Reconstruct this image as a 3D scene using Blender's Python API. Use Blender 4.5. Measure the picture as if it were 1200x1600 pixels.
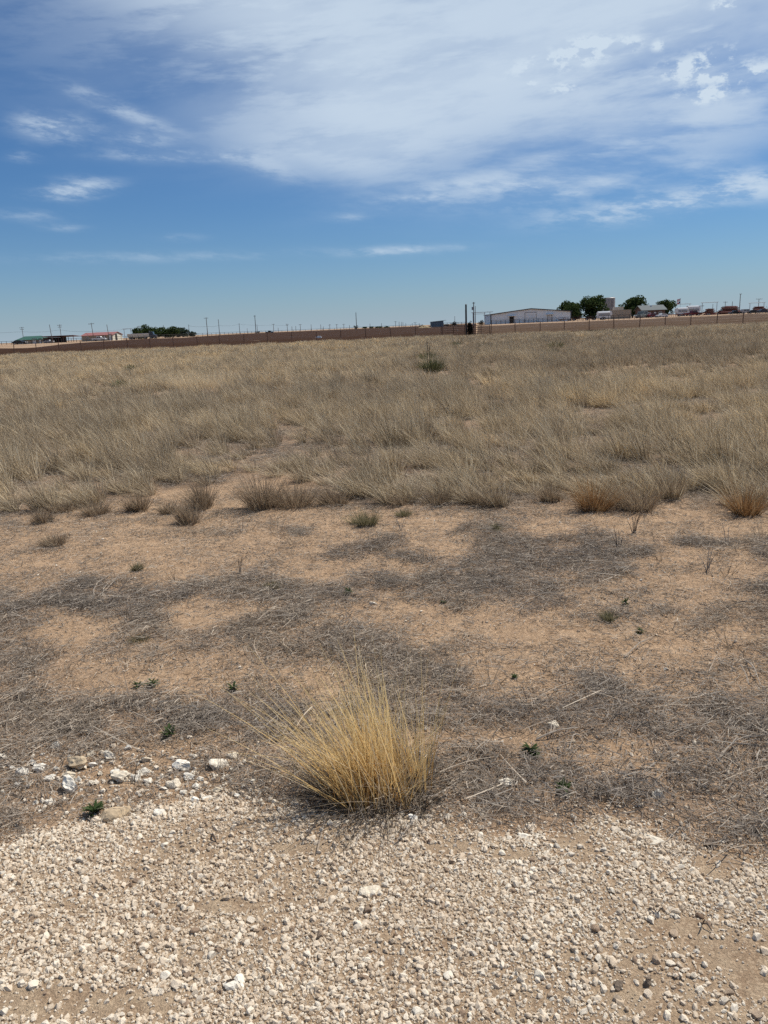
import bpy, math, random
import numpy as np
from mathutils import Vector, Matrix, Quaternion

SC = bpy.context.scene
for o in list(bpy.data.objects): bpy.data.objects.remove(o)
COL = SC.collection
RNG = np.random.default_rng(7)
random.seed(7)
R = math.radians

# ------------------------------------------------------------------ camera
EYE = 1.6; FPX = 1200.0; PITCH = R(13.55); ROLL = R(-2.46)
cam_d = bpy.data.cameras.new('camera'); cam = bpy.data.objects.new('camera', cam_d); COL.objects.link(cam)
cam_d.sensor_fit = 'AUTO'; cam_d.sensor_width = 36.0; cam_d.lens = 36.0 * FPX / 1600.0
cam_d.clip_start = 0.05; cam_d.clip_end = 30000
Q = Quaternion((1, 0, 0), math.pi / 2 - PITCH) @ Quaternion((0, 0, 1), ROLL)
cam.rotation_mode = 'QUATERNION'; cam.rotation_quaternion = Q; cam.location = (0, 0, EYE)
SC.camera = cam
CM = np.array(Q.to_matrix())

def ray(px, py):                       # direction of a photo pixel (1200 x 1600)
    return CM @ np.array([px - 600.0, -(py - 800.0), -FPX])
def gpt(px, py):                       # point on the flat ground
    d = ray(px, py); t = -EYE / d[2]; return d[0] * t, d[1] * t
def at(px, py, Y):                     # point at depth Y: x, z
    d = ray(px, py); t = Y / d[1]; return d[0] * t, EYE + d[2] * t
def hor(px): return 510.7 - math.tan(-ROLL) * (px - 600)
def azel(px, py):
    d = ray(px, py); d = d / np.linalg.norm(d)
    return math.degrees(math.atan2(d[0], d[1])), math.degrees(math.asin(d[2]))
def project(x, y, z=0.0):              # world -> photo pixel, arrays
    p = np.stack([np.asarray(x, float), np.asarray(y, float), np.zeros_like(x, float) + z - EYE], -1) @ CM
    zz = np.minimum(p[..., 2], -0.05)
    return 600 + FPX * p[..., 0] / -zz, 800 - FPX * p[..., 1] / -zz

# ------------------------------------------------------------------ light and sky
SUN_EL, SUN_AZ = R(57), R(58)          # azimuth from +Y towards +X
sd = Vector((math.sin(SUN_AZ) * math.cos(SUN_EL), math.cos(SUN_AZ) * math.cos(SUN_EL), math.sin(SUN_EL)))
sun_d = bpy.data.lights.new('sun', 'SUN'); sun = bpy.data.objects.new('sun', sun_d); COL.objects.link(sun)
sun_d.energy = 5.0; sun_d.angle = R(0.53); sun_d.color = (1.0, 0.95, 0.87)
sun.rotation_mode = 'QUATERNION'; sun.rotation_quaternion = sd.to_track_quat('Z', 'Y'); sun.location = (20, 10, 40)
SC.view_settings.view_transform = 'Standard'; SC.view_settings.look = 'None'
SC.view_settings.exposure = 0.06; SC.view_settings.gamma = 1.0; SC.view_settings.use_curve_mapping = False
SC.cycles.max_bounces = 4; SC.cycles.diffuse_bounces = 2; SC.cycles.transmission_bounces = 2; SC.cycles.transparent_max_bounces = 4
SC.cycles.use_adaptive_sampling = True; SC.cycles.adaptive_threshold = .02
SC.cycles.use_denoising = False

W = bpy.data.worlds.new('World'); SC.world = W; W.use_nodes = True
W.cycles.sampling_method = 'NONE'
nt = W.node_tree; N = nt.nodes; L = nt.links; N.clear()
def wn(t, **k):
    n = N.new(t)
    for a, v in k.items(): setattr(n, a, v)
    return n
def wmath(op, a, b=None, c=None, clamp=False):
    n = wn('ShaderNodeMath', operation=op, use_clamp=clamp)
    for i, v in enumerate((a, b, c)):
        if v is None: continue
        if isinstance(v, (int, float)): n.inputs[i].default_value = v
        else: L.new(v, n.inputs[i])
    return n.outputs[0]
sky = wn('ShaderNodeTexSky', sky_type='NISHITA', sun_disc=False)
sky.sun_elevation = SUN_EL; sky.sun_rotation = SUN_AZ
sky.altitude = 900; sky.air_density = 1.0; sky.dust_density = 0.7; sky.ozone_density = 3.0
tc = wn('ShaderNodeTexCoord'); sep = wn('ShaderNodeSeparateXYZ'); L.new(tc.outputs['Generated'], sep.inputs[0])
AZ = wmath('MULTIPLY', wmath('ARCTAN2', sep.outputs[0], sep.outputs[1]), 180 / math.pi)
EL = wmath('MULTIPLY', wmath('ARCSINE', sep.outputs[2]), 180 / math.pi)
comb = wn('ShaderNodeCombineXYZ'); L.new(AZ, comb.inputs[0]); L.new(EL, comb.inputs[1]); AE = comb.outputs[0]
def wnoise(scale, zs, shear, detail, rough, dist=0.0, off=(0, 0, 0)):
    z2 = wmath('ADD', wmath('MULTIPLY', sep.outputs[2], zs), wmath('MULTIPLY', sep.outputs[0], shear))
    c = wn('ShaderNodeCombineXYZ')
    L.new(wmath('ADD', sep.outputs[0], off[0]), c.inputs[0]); L.new(wmath('ADD', sep.outputs[1], off[1]), c.inputs[1]); L.new(z2, c.inputs[2])
    n = wn('ShaderNodeTexNoise'); n.inputs['Scale'].default_value = scale; n.inputs['Detail'].default_value = detail
    n.inputs['Roughness'].default_value = rough; n.inputs['Distortion'].default_value = dist
    L.new(c.outputs[0], n.inputs['Vector']); return n.outputs['Fac']
def ramp(v, a, b, lo=0.0, hi=1.0):
    n = wn('ShaderNodeMapRange', interpolation_type='SMOOTHSTEP'); L.new(v, n.inputs[0])
    for i, x in enumerate((a, b, lo, hi)): n.inputs[i + 1].default_value = x
    return n.outputs[0]
def gauss(px, py, rx, ry, w, tilt=0.0):
    a, e = azel(px, py); k = 0.0455
    m = wn('ShaderNodeVectorMath', operation='SUBTRACT'); L.new(AE, m.inputs[0]); m.inputs[1].default_value = (a, e, 0)
    src = m.outputs[0]
    if tilt:
        r = wn('ShaderNodeVectorRotate', rotation_type='Z_AXIS'); L.new(src, r.inputs['Vector']); r.inputs['Angle'].default_value = R(-tilt); src = r.outputs[0]
    s = wn('ShaderNodeVectorMath', operation='MULTIPLY'); L.new(src, s.inputs[0]); s.inputs[1].default_value = (1 / (rx * k), 1 / (ry * k), 0)
    d = wn('ShaderNodeVectorMath', operation='DOT_PRODUCT'); L.new(s.outputs[0], d.inputs[0]); L.new(s.outputs[0], d.inputs[1])
    return wmath('MULTIPLY', wmath('POWER', 0.3679, d.outputs['Value']), w)
def total(gs):
    t = gs[0]
    for g in gs[1:]: t = wmath('ADD', t, g)
    return t
streak = wnoise(2.4, 4.2, -0.55, 6, 0.55, 0.3, (.4, .9, 0))      # long fibres sinking to the right
streak2 = wnoise(7.0, 5.0, -0.35, 7, 0.62, 0.0, (3.1, 1.7, 0))
streak3 = wnoise(6.0, 5.0, 0.45, 7, 0.60, 0.0, (7.7, 2.3, 0))     # fibres rising to the right
puff = wnoise(38.0, 1.8, 0.1, 6, 0.62, 0.0, (1.3, 5.2, 0))
veil = total([gauss(860, 40, 400, 105, 1.25), gauss(440, 15, 220, 50, .85, -10), gauss(560, 170, 150, 70, .75, -22),
              gauss(500, 240, 130, 26, .45, -14), gauss(860, -60, 640, 110, .5), gauss(760, 150, 260, 55, .55, 4)])
fib = wmath('ADD', wmath('MULTIPLY_ADD', ramp(streak, .36, .66), 1.05, .26), wmath('MULTIPLY', ramp(streak2, .42, .62), .9))
veil = wmath('MULTIPLY', veil, fib)
above = wmath('MULTIPLY', ramp(EL, 19, 34), wmath('ADD', wmath('MULTIPLY', ramp(streak2, .35, .7), .6), .12))
right = wmath('MULTIPLY', total([gauss(1080, 205, 260, 40, .75, 8), gauss(950, 225, 260, 14, .5, 10), gauss(1150, 150, 200, 30, .4, 8)]), ramp(streak3, .38, .64, .15, 1.2))
wisps = total([gauss(735, 302, 105, 17, 1.7, 2), gauss(985, 324, 120, 15, 1.6, 4), gauss(930, 292, 130, 12, .9, 8), gauss(1175, 288, 52, 16, 1.4, -6),
               gauss(635, 391, 75, 6, .9), gauss(300, 400, 200, 7, .25), gauss(112, 297, 44, 11, 1.3, 8), gauss(82, 203, 44, 15, 1.3),
               gauss(235, 220, 34, 9, 1.2), gauss(190, 172, 75, 9, .6, -20), gauss(290, 243, 110, 7, .6, 0), gauss(410, 252, 60, 14, .55, -20),
               gauss(45, 335, 40, 8, .5), gauss(35, 244, 18, 6, .9), gauss(285, 371, 30, 5, .45), gauss(100, 355, 24, 5, .4), gauss(550, 340, 30, 5, .35)])
wisps = wmath('MULTIPLY', wisps, ramp(streak3, .40, .62, .30, 1.25))
wisps = wmath('MULTIPLY', wisps, ramp(wnoise(17.0, 3.6, .25, 6, .65, 0.0, (2.3, 8.1, 0)), .38, .62, .18, 1.35))
puffs = total([gauss(1105, 113, 42, 13, 1.1), gauss(1180, 118, 36, 14, 1.1), gauss(890, 92, 62, 11, 1.0, 4), gauss(1100, 148, 34, 9, 1.2),
               gauss(1112, 86, 34, 9, 1.0), gauss(984, 70, 14, 8, 1.0), gauss(1030, 72, 10, 6, .9), gauss(1136, 6, 16, 7, 1.2), gauss(920, 66, 26, 7, .8), gauss(1050, 107, 24, 9, .9), gauss(882, 138, 18, 6, .8), gauss(828, 128, 8, 7, .8)])
puffs = wmath('MULTIPLY', puffs, ramp(puff, .45, .60))
alpha = wmath('ADD', wmath('ADD', wmath('ADD', veil, above), wisps), right)
alpha = wmath('MULTIPLY', wmath('SUBTRACT', 1.0, wmath('POWER', 0.3679, alpha)), .92)      # thin ice cloud: opacity saturates softly
alpha = wmath('ADD', alpha, wmath('MULTIPLY', puffs, .75), clamp=True)
mix = wn('ShaderNodeMix', data_type='RGBA'); L.new(alpha, mix.inputs['Factor'])
hsv = wn('ShaderNodeVectorMath', operation='MULTIPLY'); hsv.inputs[1].default_value = (.46, .765, 1.05)      # deep dry-air blue
L.new(sky.outputs[0], hsv.inputs[0])
hz = wn('ShaderNodeMix', data_type='RGBA'); L.new(wmath('MULTIPLY', wmath('POWER', 0.3679, wmath('MULTIPLY', wmath('MAXIMUM', EL, 0.0), 1 / 3.0)), .92), hz.inputs['Factor'])
L.new(hsv.outputs[0], hz.inputs[6]); hz.inputs[7].default_value = (4.75, 5.85, 6.85, 1)       # dusty air low over the plain
L.new(hz.outputs[2], mix.inputs[6]); mix.inputs[7].default_value = (7.7, 9.1, 10.6, 1)
bg = wn('ShaderNodeBackground'); L.new(mix.outputs[2], bg.inputs['Color']); bg.inputs['Strength'].default_value = 0.075
wo = wn('ShaderNodeOutputWorld'); L.new(bg.outputs[0], wo.inputs[0])

# ------------------------------------------------------------------ helpers: noise, materials, meshes
_T = np.random.default_rng(3).random((256, 256))
def vnoise(x, y):
    x = np.asarray(x, float); y = np.asarray(y, float)
    xi = np.floor(x).astype(int); yi = np.floor(y).astype(int); fx = x - xi; fy = y - yi
    fx = fx * fx * (3 - 2 * fx); fy = fy * fy * (3 - 2 * fy)
    a = _T[xi & 255, yi & 255]; b = _T[(xi + 1) & 255, yi & 255]; c = _T[xi & 255, (yi + 1) & 255]; d = _T[(xi + 1) & 255, (yi + 1) & 255]
    return (a * (1 - fx) + b * fx) * (1 - fy) + (c * (1 - fx) + d * fx) * fy
def fbm(x, y, o=4):
    s = 0; a = .5; t = 0
    for i in range(o):
        s = s + a * vnoise(x * 2 ** i + 17.3 * i, y * 2 ** i + 9.1 * i); t += a; a *= .5
    return s / t
def sstep(a, b, x):
    t = np.clip((x - a) / (b - a), 0, 1); return t * t * (3 - 2 * t)

def new_mat(name):
    m = bpy.data.materials.new(name); m.use_nodes = True; m.node_tree.nodes.clear(); return m, m.node_tree.nodes, m.node_tree.links
def paint(name, col, rough=.6, metal=0.0, var=.15, scale=6.0, spec=.4):
    m, n, l = new_mat(name)
    b = n.new('ShaderNodeBsdfPrincipled'); o = n.new('ShaderNodeOutputMaterial'); l.new(b.outputs[0], o.inputs[0])
    tcn = n.new('ShaderNodeTexCoord'); z = n.new('ShaderNodeTexNoise'); z.inputs['Scale'].default_value = scale; z.inputs['Detail'].default_value = 5
    l.new(tcn.outputs['Object'], z.inputs['Vector'])
    mx = n.new('ShaderNodeMix'); mx.data_type = 'RGBA'; l.new(z.outputs['Fac'], mx.inputs['Factor'])
    mx.inputs[6].default_value = tuple(c * (1 - var) for c in col) + (1,); mx.inputs[7].default_value = tuple(min(1, c * (1 + var)) for c in col) + (1,)
    l.new(mx.outputs[2], b.inputs['Base Color']); b.inputs['Roughness'].default_value = rough; b.inputs['Metallic'].default_value = metal
    b.inputs['Specular IOR Level'].default_value = spec
    return m
def blade_mat(name, cols, trans=.3, inst=None, tip=None):
    """dry stems: colour from each blade's own tint, shifted by the clump's tint"""
    m, n, l = new_mat(name)
    at_ = n.new('ShaderNodeAttribute'); at_.attribute_name = 'tint'
    rp = n.new('ShaderNodeValToRGB'); e = rp.color_ramp.elements
    while len(e) < len(cols): e.new(.5)
    for i, c in enumerate(cols): e[i].position = i / (len(cols) - 1); e[i].color = tuple(c) + (1,)
    l.new(at_.outputs['Fac'], rp.inputs[0]); col = rp.outputs[0]
    if tip is not None:
        a3 = n.new('ShaderNodeAttribute'); a3.attribute_name = 'along'
        mx = n.new('ShaderNodeMix'); mx.data_type = 'RGBA'; l.new(a3.outputs['Fac'], mx.inputs['Factor']); l.new(col, mx.inputs[6]); mx.inputs[7].default_value = tuple(tip) + (1,)
        col = mx.outputs[2]
    if inst is not None:
        a2 = n.new('ShaderNodeAttribute'); a2.attribute_name = 'hue'; a2.attribute_type = 'INSTANCER'
        r2 = n.new('ShaderNodeValToRGB'); e2 = r2.color_ramp.elements
        while len(e2) < len(inst): e2.new(.5)
        for i, c in enumerate(inst): e2[i].position = i / (len(inst) - 1); e2[i].color = tuple(c) + (1,)
        l.new(a2.outputs['Fac'], r2.inputs[0])
        mu = n.new('ShaderNodeMix'); mu.data_type = 'RGBA'; mu.blend_type = 'MULTIPLY'; mu.inputs['Factor'].default_value = 1
        l.new(col, mu.inputs[6]); l.new(r2.outputs[0], mu.inputs[7]); col = mu.outputs[2]
    d = n.new('ShaderNodeBsdfDiffuse'); t = n.new('ShaderNodeBsdfTranslucent'); ms = n.new('ShaderNodeMixShader'); o = n.new('ShaderNodeOutputMaterial')
    l.new(col, d.inputs[0]); l.new(col, t.inputs[0]); ms.inputs[0].default_value = trans
    l.new(d.outputs[0], ms.inputs[1]); l.new(t.outputs[0], ms.inputs[2]); l.new(ms.outputs[0], o.inputs[0])
    return m
def stone_mat(name, stops, inst=True, scale=60.0):
    m, n, l = new_mat(name)
    rp = n.new('ShaderNodeValToRGB'); e = rp.color_ramp.elements
    while len(e) < len(stops): e.new(.5)
    for i, (p, c) in enumerate(stops): e[i].position = p; e[i].color = tuple(c) + (1,)
    if inst:
        a = n.new('ShaderNodeAttribute'); a.attribute_name = 'hue'; a.attribute_type = 'INSTANCER'; l.new(a.outputs['Fac'], rp.inputs[0])
    else:
        a = n.new('ShaderNodeObjectInfo'); l.new(a.outputs['Random'], rp.inputs[0])
    tcn = n.new('ShaderNodeTexCoord'); z = n.new('ShaderNodeTexNoise'); z.inputs['Scale'].default_value = scale; z.inputs['Detail'].default_value = 4
    l.new(tcn.outputs['Object'], z.inputs['Vector'])
    mr = n.new('ShaderNodeMapRange'); l.new(z.outputs['Fac'], mr.inputs[0]); mr.inputs[1].default_value = .3; mr.inputs[2].default_value = .7; mr.inputs[3].default_value = .72; mr.inputs[4].default_value = 1.12
    vm = n.new('ShaderNodeVectorMath'); vm.operation = 'SCALE'; l.new(rp.outputs[0], vm.inputs[0]); l.new(mr.outputs[0], vm.inputs['Scale'])
    b = n.new('ShaderNodeBsdfPrincipled'); l.new(vm.outputs[0], b.inputs['Base Color']); b.inputs['Roughness'].default_value = .9; b.inputs['Specular IOR Level'].default_value = .15
    bp = n.new('ShaderNodeBump'); bp.inputs['Strength'].default_value = .5; bp.inputs['Distance'].default_value = .01; l.new(z.outputs['Fac'], bp.inputs['Height']); l.new(bp.outputs[0], b.inputs['Normal'])
    o = n.new('ShaderNodeOutputMaterial'); l.new(b.outputs[0], o.inputs[0]); return m
def soil_mat(name, c0, c1, c2, bump=.6, sc=1.0, stain=None, speck=True):
    """bare earth; 'stain' is dead plant dust lying in it, from the vertex attribute of that name"""
    m, n, l = new_mat(name)
    tcn = n.new('ShaderNodeTexCoord'); v = tcn.outputs['Object']
    def nz(s, d=6, r=.6):
        z = n.new('ShaderNodeTexNoise'); z.inputs['Scale'].default_value = s * sc; z.inputs['Detail'].default_value = d; z.inputs['Roughness'].default_value = r
        l.new(v, z.inputs['Vector']); return z.outputs['Fac']
    big, mid, fine = nz(.7, 4), nz(9, 6, .65), nz(130, 4, .7)
    def mixc(f, a, b):
        x = n.new('ShaderNodeMix'); x.data_type = 'RGBA'; l.new(f, x.inputs['Factor'])
        for s_, q in ((6, a), (7, b)):
            if isinstance(q, tuple): x.inputs[s_].default_value = q + (1,)
            else: l.new(q, x.inputs[s_])
        return x.outputs[2]
    def mp(f, a, b):
        r = n.new('ShaderNodeMapRange'); l.new(f, r.inputs[0]); r.inputs[1].default_value = a; r.inputs[2].default_value = b; return r.outputs[0]
    col = mixc(mp(mid, .35, .68), c0, c1)
    col = mixc(mp(big, .45, .75), col, c2)
    if stain:
        a = n.new('ShaderNodeAttribute'); a.attribute_name = 'stain'
        mm = n.new('ShaderNodeMath'); mm.operation = 'MULTIPLY'; l.new(a.outputs['Fac'], mm.inputs[0]); l.new(mp(mid, .25, .6), mm.inputs[1])
        col = mixc(mm.outputs[0], col, stain)
    rr = n.new('ShaderNodeMapRange'); l.new(fine, rr.inputs[0]); rr.inputs[1].default_value = .32; rr.inputs[2].default_value = .68; rr.inputs[3].default_value = .70; rr.inputs[4].default_value = 1.22
    vs = n.new('ShaderNodeVectorMath'); vs.operation = 'SCALE'; l.new(col, vs.inputs[0]); l.new(rr.outputs[0], vs.inputs['Scale']); col = vs.outputs[0]
    if speck:
        vo = n.new('ShaderNodeTexVoronoi'); vo.inputs['Scale'].default_value = 95 * sc; l.new(v, vo.inputs['Vector'])
        sp = n.new('ShaderNodeSeparateColor'); l.new(vo.outputs['Color'], sp.inputs[0])
        f = n.new('ShaderNodeMath'); f.operation = 'GREATER_THAN'; l.new(sp.outputs[0], f.inputs[0]); f.inputs[1].default_value = .8
        g = n.new('ShaderNodeMath'); g.operation = 'MULTIPLY'; l.new(f.outputs[0], g.inputs[0]); g.inputs[1].default_value = .35
        col = mixc(g.outputs[0], col, tuple(min(1, c * 1.45) for c in c1))
    b = n.new('ShaderNodeBsdfPrincipled'); l.new(col, b.inputs['Base Color']); b.inputs['Roughness'].default_value = .95; b.inputs['Specular IOR Level'].default_value = .1
    ad = n.new('ShaderNodeMath'); ad.operation = 'MULTIPLY_ADD'; l.new(fine, ad.inputs[0]); ad.inputs[1].default_value = .35; l.new(mid, ad.inputs[2])
    bp = n.new('ShaderNodeBump'); bp.inputs['Strength'].default_value = bump; bp.inputs['Distance'].default_value = .03 / sc; l.new(ad.outputs[0], bp.inputs['Height']); l.new(bp.outputs[0], b.inputs['Normal'])
    o = n.new('ShaderNodeOutputMaterial'); l.new(b.outputs[0], o.inputs[0]); return m

def tag(o, label=None, cat=None, group=None, kind=None):
    if label: o['label'] = label
    if cat: o['category'] = cat
    if group: o['group'] = group
    if kind: o['kind'] = kind
    return o
def link(name, me, mat=None, parent=None, loc=(0, 0, 0), rz=0.0, smooth=False):
    if mat is not None and not me.materials: me.materials.append(mat)
    o = bpy.data.objects.new(name, me); COL.objects.link(o); o.location = loc; o.rotation_euler = (0, 0, rz)
    if parent is not None: o.parent = parent
    if smooth: me.polygons.foreach_set('use_smooth', np.ones(len(me.polygons), bool))
    return o
def empty(name, loc, rz=0.0):
    o = bpy.data.objects.new(name, None); COL.objects.link(o); o.location = loc; o.rotation_euler = (0, 0, rz); o.empty_display_size = .2; return o
def np_mesh(name, V, F, mat=None, attrs=None):
    me = bpy.data.meshes.new(name); V = np.asarray(V, np.float32); F = np.asarray(F, np.int32); k = F.shape[1]
    me.vertices.add(len(V)); me.vertices.foreach_set('co', V.ravel())
    me.loops.add(F.size); me.loops.foreach_set('vertex_index', F.ravel())
    me.polygons.add(len(F)); me.polygons.foreach_set('loop_start', np.arange(0, F.size, k, dtype=np.int32)); me.polygons.foreach_set('loop_total', np.full(len(F), k, np.int32))
    for a, v in (attrs or {}).items():
        t = me.attributes.new(a, 'FLOAT', 'POINT'); t.data.foreach_set('value', np.asarray(v, np.float32))
    me.update(calc_edges=True)
    if mat: me.materials.append(mat)
    return me

class MB:
    def __init__(s): s.v = []; s.f = []
    def add(s, vs, fs):
        b = len(s.v); s.v += [tuple(v) for v in vs]; s.f += [tuple(b + i for i in f) for f in fs]; return s
    def box(s, x0, x1, y0, y1, z0, z1):
        return s.add([(x0, y0, z0), (x1, y0, z0), (x1, y1, z0), (x0, y1, z0), (x0, y0, z1), (x1, y0, z1), (x1, y1, z1), (x0, y1, z1)],
                     [(0, 3, 2, 1), (4, 5, 6, 7), (0, 1, 5, 4), (1, 2, 6, 5), (2, 3, 7, 6), (3, 0, 4, 7)])
    def prism(s, prof, y0, y1):           # profile in x,z swept along y
        k = len(prof)
        return s.add([(x, y0, z) for x, z in prof] + [(x, y1, z) for x, z in prof],
                     [tuple(range(k)), tuple(range(2 * k - 1, k - 1, -1))] + [(i, k + i, k + (i + 1) % k, (i + 1) % k) for i in range(k)])
    def prismx(s, prof, x0, x1):          # profile in y,z swept along x
        k = len(prof)
        return s.add([(x0, y, z) for y, z in prof] + [(x1, y, z) for y, z in prof],
                     [tuple(range(k - 1, -1, -1)), tuple(range(k, 2 * k))] + [(i, (i + 1) % k, k + (i + 1) % k, k + i) for i in range(k)])
    def tube(s, pts, r, n=6, r1=None):
        pts = [Vector(p) for p in pts]; m = len(pts); b = len(s.v)
        for i, p in enumerate(pts):
            d = (pts[min(i + 1, m - 1)] - pts[max(i - 1, 0)]).normalized()
            a = d.cross(Vector((0, 0, 1)) if abs(d.z) < .9 else Vector((1, 0, 0))).normalized(); c = d.cross(a)
            rr = r if r1 is None else r + (r1 - r) * i / (m - 1)
            for k in range(n):
                t = 2 * math.pi * k / n; s.v.append(tuple(p + a * rr * math.cos(t) + c * rr * math.sin(t)))
        for i in range(m - 1):
            for k in range(n):
                s.f.append((b + i * n + k, b + i * n + (k + 1) % n, b + (i + 1) * n + (k + 1) % n, b + (i + 1) * n + k))
        s.f.append(tuple(b + k for k in range(n - 1, -1, -1))); s.f.append(tuple(b + (m - 1) * n + k for k in range(n))); return s
    def cyl(s, c, r, h, axis='y', n=14, r1=None):
        d = {'x': Vector((1, 0, 0)), 'y': Vector((0, 1, 0)), 'z': Vector((0, 0, 1))}[axis]; c = Vector(c)
        return s.tube([c - d * h / 2, c + d * h / 2], r, n, r1)
    def mesh(s, name, mat=None):
        me = bpy.data.meshes.new(name); me.from_pydata(s.v, [], s.f); me.update()
        if mat: me.materials.append(mat)
        return me
    def build(s, name, mat, parent=None, loc=(0, 0, 0), rz=0.0): return link(name, s.mesh(name, mat), None, parent, loc, rz)

# ------------------------------------------------------------------ terrain
def H(x, y):
    x = np.asarray(x, float); y = np.asarray(y, float)
    near = 1 - sstep(9, 30, y)
    z = (.035 * (fbm(x / 1.6 + 5, y / 1.6 + 3, 3) - .5) + .012 * (fbm(x / .22, y / .22, 3) - .5)) * near
    z = z + .25 * (fbm(x / 14 + 2, y / 14, 2) - .5) * sstep(12, 30, y) * (1 - sstep(75, 95, y))
    return z + .8 * sstep(70, 330, y)
def Hs(x, y): return float(H(np.array([x]), np.array([y]))[0])

SAND = [(230, 862, 330, 40), (590, 822, 120, 28), (110, 985, 70, 28), (20, 905, 80, 22), (260, 1055, 120, 40), (650, 968, 150, 34), (330, 955, 80, 22), (945, 1012, 200, 48),
        (1040, 935, 150, 34), (1110, 885, 110, 32), (870, 815, 70, 24), (1060, 818, 200, 24), (805, 1070, 75, 30), (965, 1190, 70, 24), (300, 780, 320, 24), (700, 1160, 60, 20),
        (500, 1085, 60, 22), (505, 888, 60, 22), (415, 745, 70, 45), (1180, 1055, 40, 22), (480, 1060, 60, 18), (300, 1165, 60, 14), (690, 850, 50, 18), (1150, 985, 70, 22), (640, 890, 40, 10), (1060, 1080, 70, 14)]
EDGE_PX = [(-400, 800), (0, 785), (130, 785), (200, 768), (270, 750), (340, 742), (420, 734), (470, 732), (500, 758), (600, 775), (760, 772), (900, 775), (1030, 768), (1200, 775), (1600, 780)]
EDGE = np.array([gpt(*p) for p in EDGE_PX])
GRAV_PX = [(-500, 1330), (0, 1318), (90, 1296), (180, 1283), (270, 1252), (350, 1240), (420, 1258), (520, 1268), (640, 1276), (720, 1288), (790, 1300), (880, 1296), (960, 1282), (1040, 1300), (1110, 1330), (1200, 1345), (1700, 1400)]
GRAV = np.array([gpt(*p) for p in GRAV_PX])
GDIRT = [(1150, 1500, 110, 40), (1060, 1460, 70, 24), (1130, 1352, 60, 36), (890, 1318, 50, 20), (800, 1340, 40, 14), (130, 1575, 220, 30), (700, 1330, 60, 14), (360, 1420, 80, 14), (1180, 1540, 60, 40), (980, 1560, 60, 20), (470, 1330, 60, 10)]
def ell(px, py, E):
    m = np.zeros_like(px)
    for cx, cy, rx, ry in E: m = np.maximum(m, np.exp(-((px - cx) / rx) ** 2 - ((py - cy) / ry) ** 2))
    return m
def grav_mask(x, y):                    # 1 on the gravel
    yb = np.interp(x, GRAV[:, 0], GRAV[:, 1]) + .16 * (fbm(x * 6, y * 6, 3) - .5)
    return 1 - sstep(-.10, .12, y - yb)
def field_mask(x, y):
    yb = np.interp(x, EDGE[:, 0], EDGE[:, 1]) + .55 * (fbm(x * 1.6 + 3, y * .7, 3) - .5)
    return sstep(-.85, -.10, y - yb)
def litter_mask(x, y):
    px, py = project(x, y)
    n = fbm(x * 2.6 + 11, y * 2.6 + 4, 4); n2 = fbm(x * 9, y * 9 + 8, 3)
    s = ell(px, py, SAND)
    outside = sstep(0, 250, np.maximum(-px, px - 1200))
    s = s * (1 - outside) + outside * sstep(.42, .6, fbm(x * .9, y * 1.4 + 3, 3))
    n3 = fbm(x * 22 + 3, y * 22, 2)
    m = 1 - sstep(.10, .52, s + 1.0 * (n - .5) + .9 * (n2 - .5) + .55 * (n3 - .5))
    rk = np.exp(-((px - 210) / 200) ** 2 - ((py - 1215) / 55) ** 2)
    return m * (1 - grav_mask(x, y)) * (1 - .6 * field_mask(x, y)) * (1 - .9 * rk) * (1 - .8 * sstep(5.9, 6.5, y) * (1 - field_mask(x, y)))

def axis_lines(c0, c1, step, far0, far1, grow=1.16):
    a = list(np.arange(c0, c1 + 1e-6, step)); s = step
    p = c1
    while p < far1: s = min(s * grow, 400); p += s; a.append(p)
    s = step; p = c0; b = []
    while p > far0: s = min(s * grow, 400); p -= s; b.append(p)
    return np.array(b[::-1] + a)
def sheet(name, xs, ys, zf, mat, attrs=None):
    X, Y = np.meshgrid(xs, ys); x = X.ravel(); y = Y.ravel()
    V = np.stack([x, y, zf(x, y)], -1); nx, ny = len(xs), len(ys)
    i = (np.arange(ny - 1)[:, None] * nx + np.arange(nx - 1)[None]).ravel()
    me = np_mesh(name, V, np.stack([i, i + 1, i + nx + 1, i + nx], -1), mat, {k: f(x, y) for k, f in (attrs or {}).items()})
    return link(name, me, smooth=True)

m_soil = soil_mat('sandy_soil', (.315, .205, .122), (.475, .33, .208), (.37, .248, .153), 1.0, 1.0, stain=(.235, .165, .115))
ground = sheet('ground', axis_lines(-4.5, 4.5, .06, -9000, 9000), axis_lines(-2.0, 9.5, .06, -300, 12000, 1.1), H, m_soil,
               {'stain': lambda x, y: np.clip(.85 * litter_mask(x, y) * (1 - sstep(9, 14, y)) + .9 * field_mask(x, y) * (1 - sstep(88, 94, y)) * (y > 5) + .8 * sstep(96, 100, y), 0, 1)})
tag(ground, kind='structure')

m_dust = soil_mat('caliche_dust', (.30, .205, .13), (.44, .335, .225), (.34, .235, .15), 1.0, 1.6)
gravel_road = sheet('gravel_road', np.arange(-4.5, 4.51, .05), np.arange(-2.0, 3.2, .05),
                    lambda x, y: H(x, y) - .03 + .045 * grav_mask(x, y), m_dust)
tag(gravel_road, kind='structure')
def HG(x, y): return np.maximum(H(x, y), H(x, y) - .03 + .045 * grav_mask(x, y))

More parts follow.
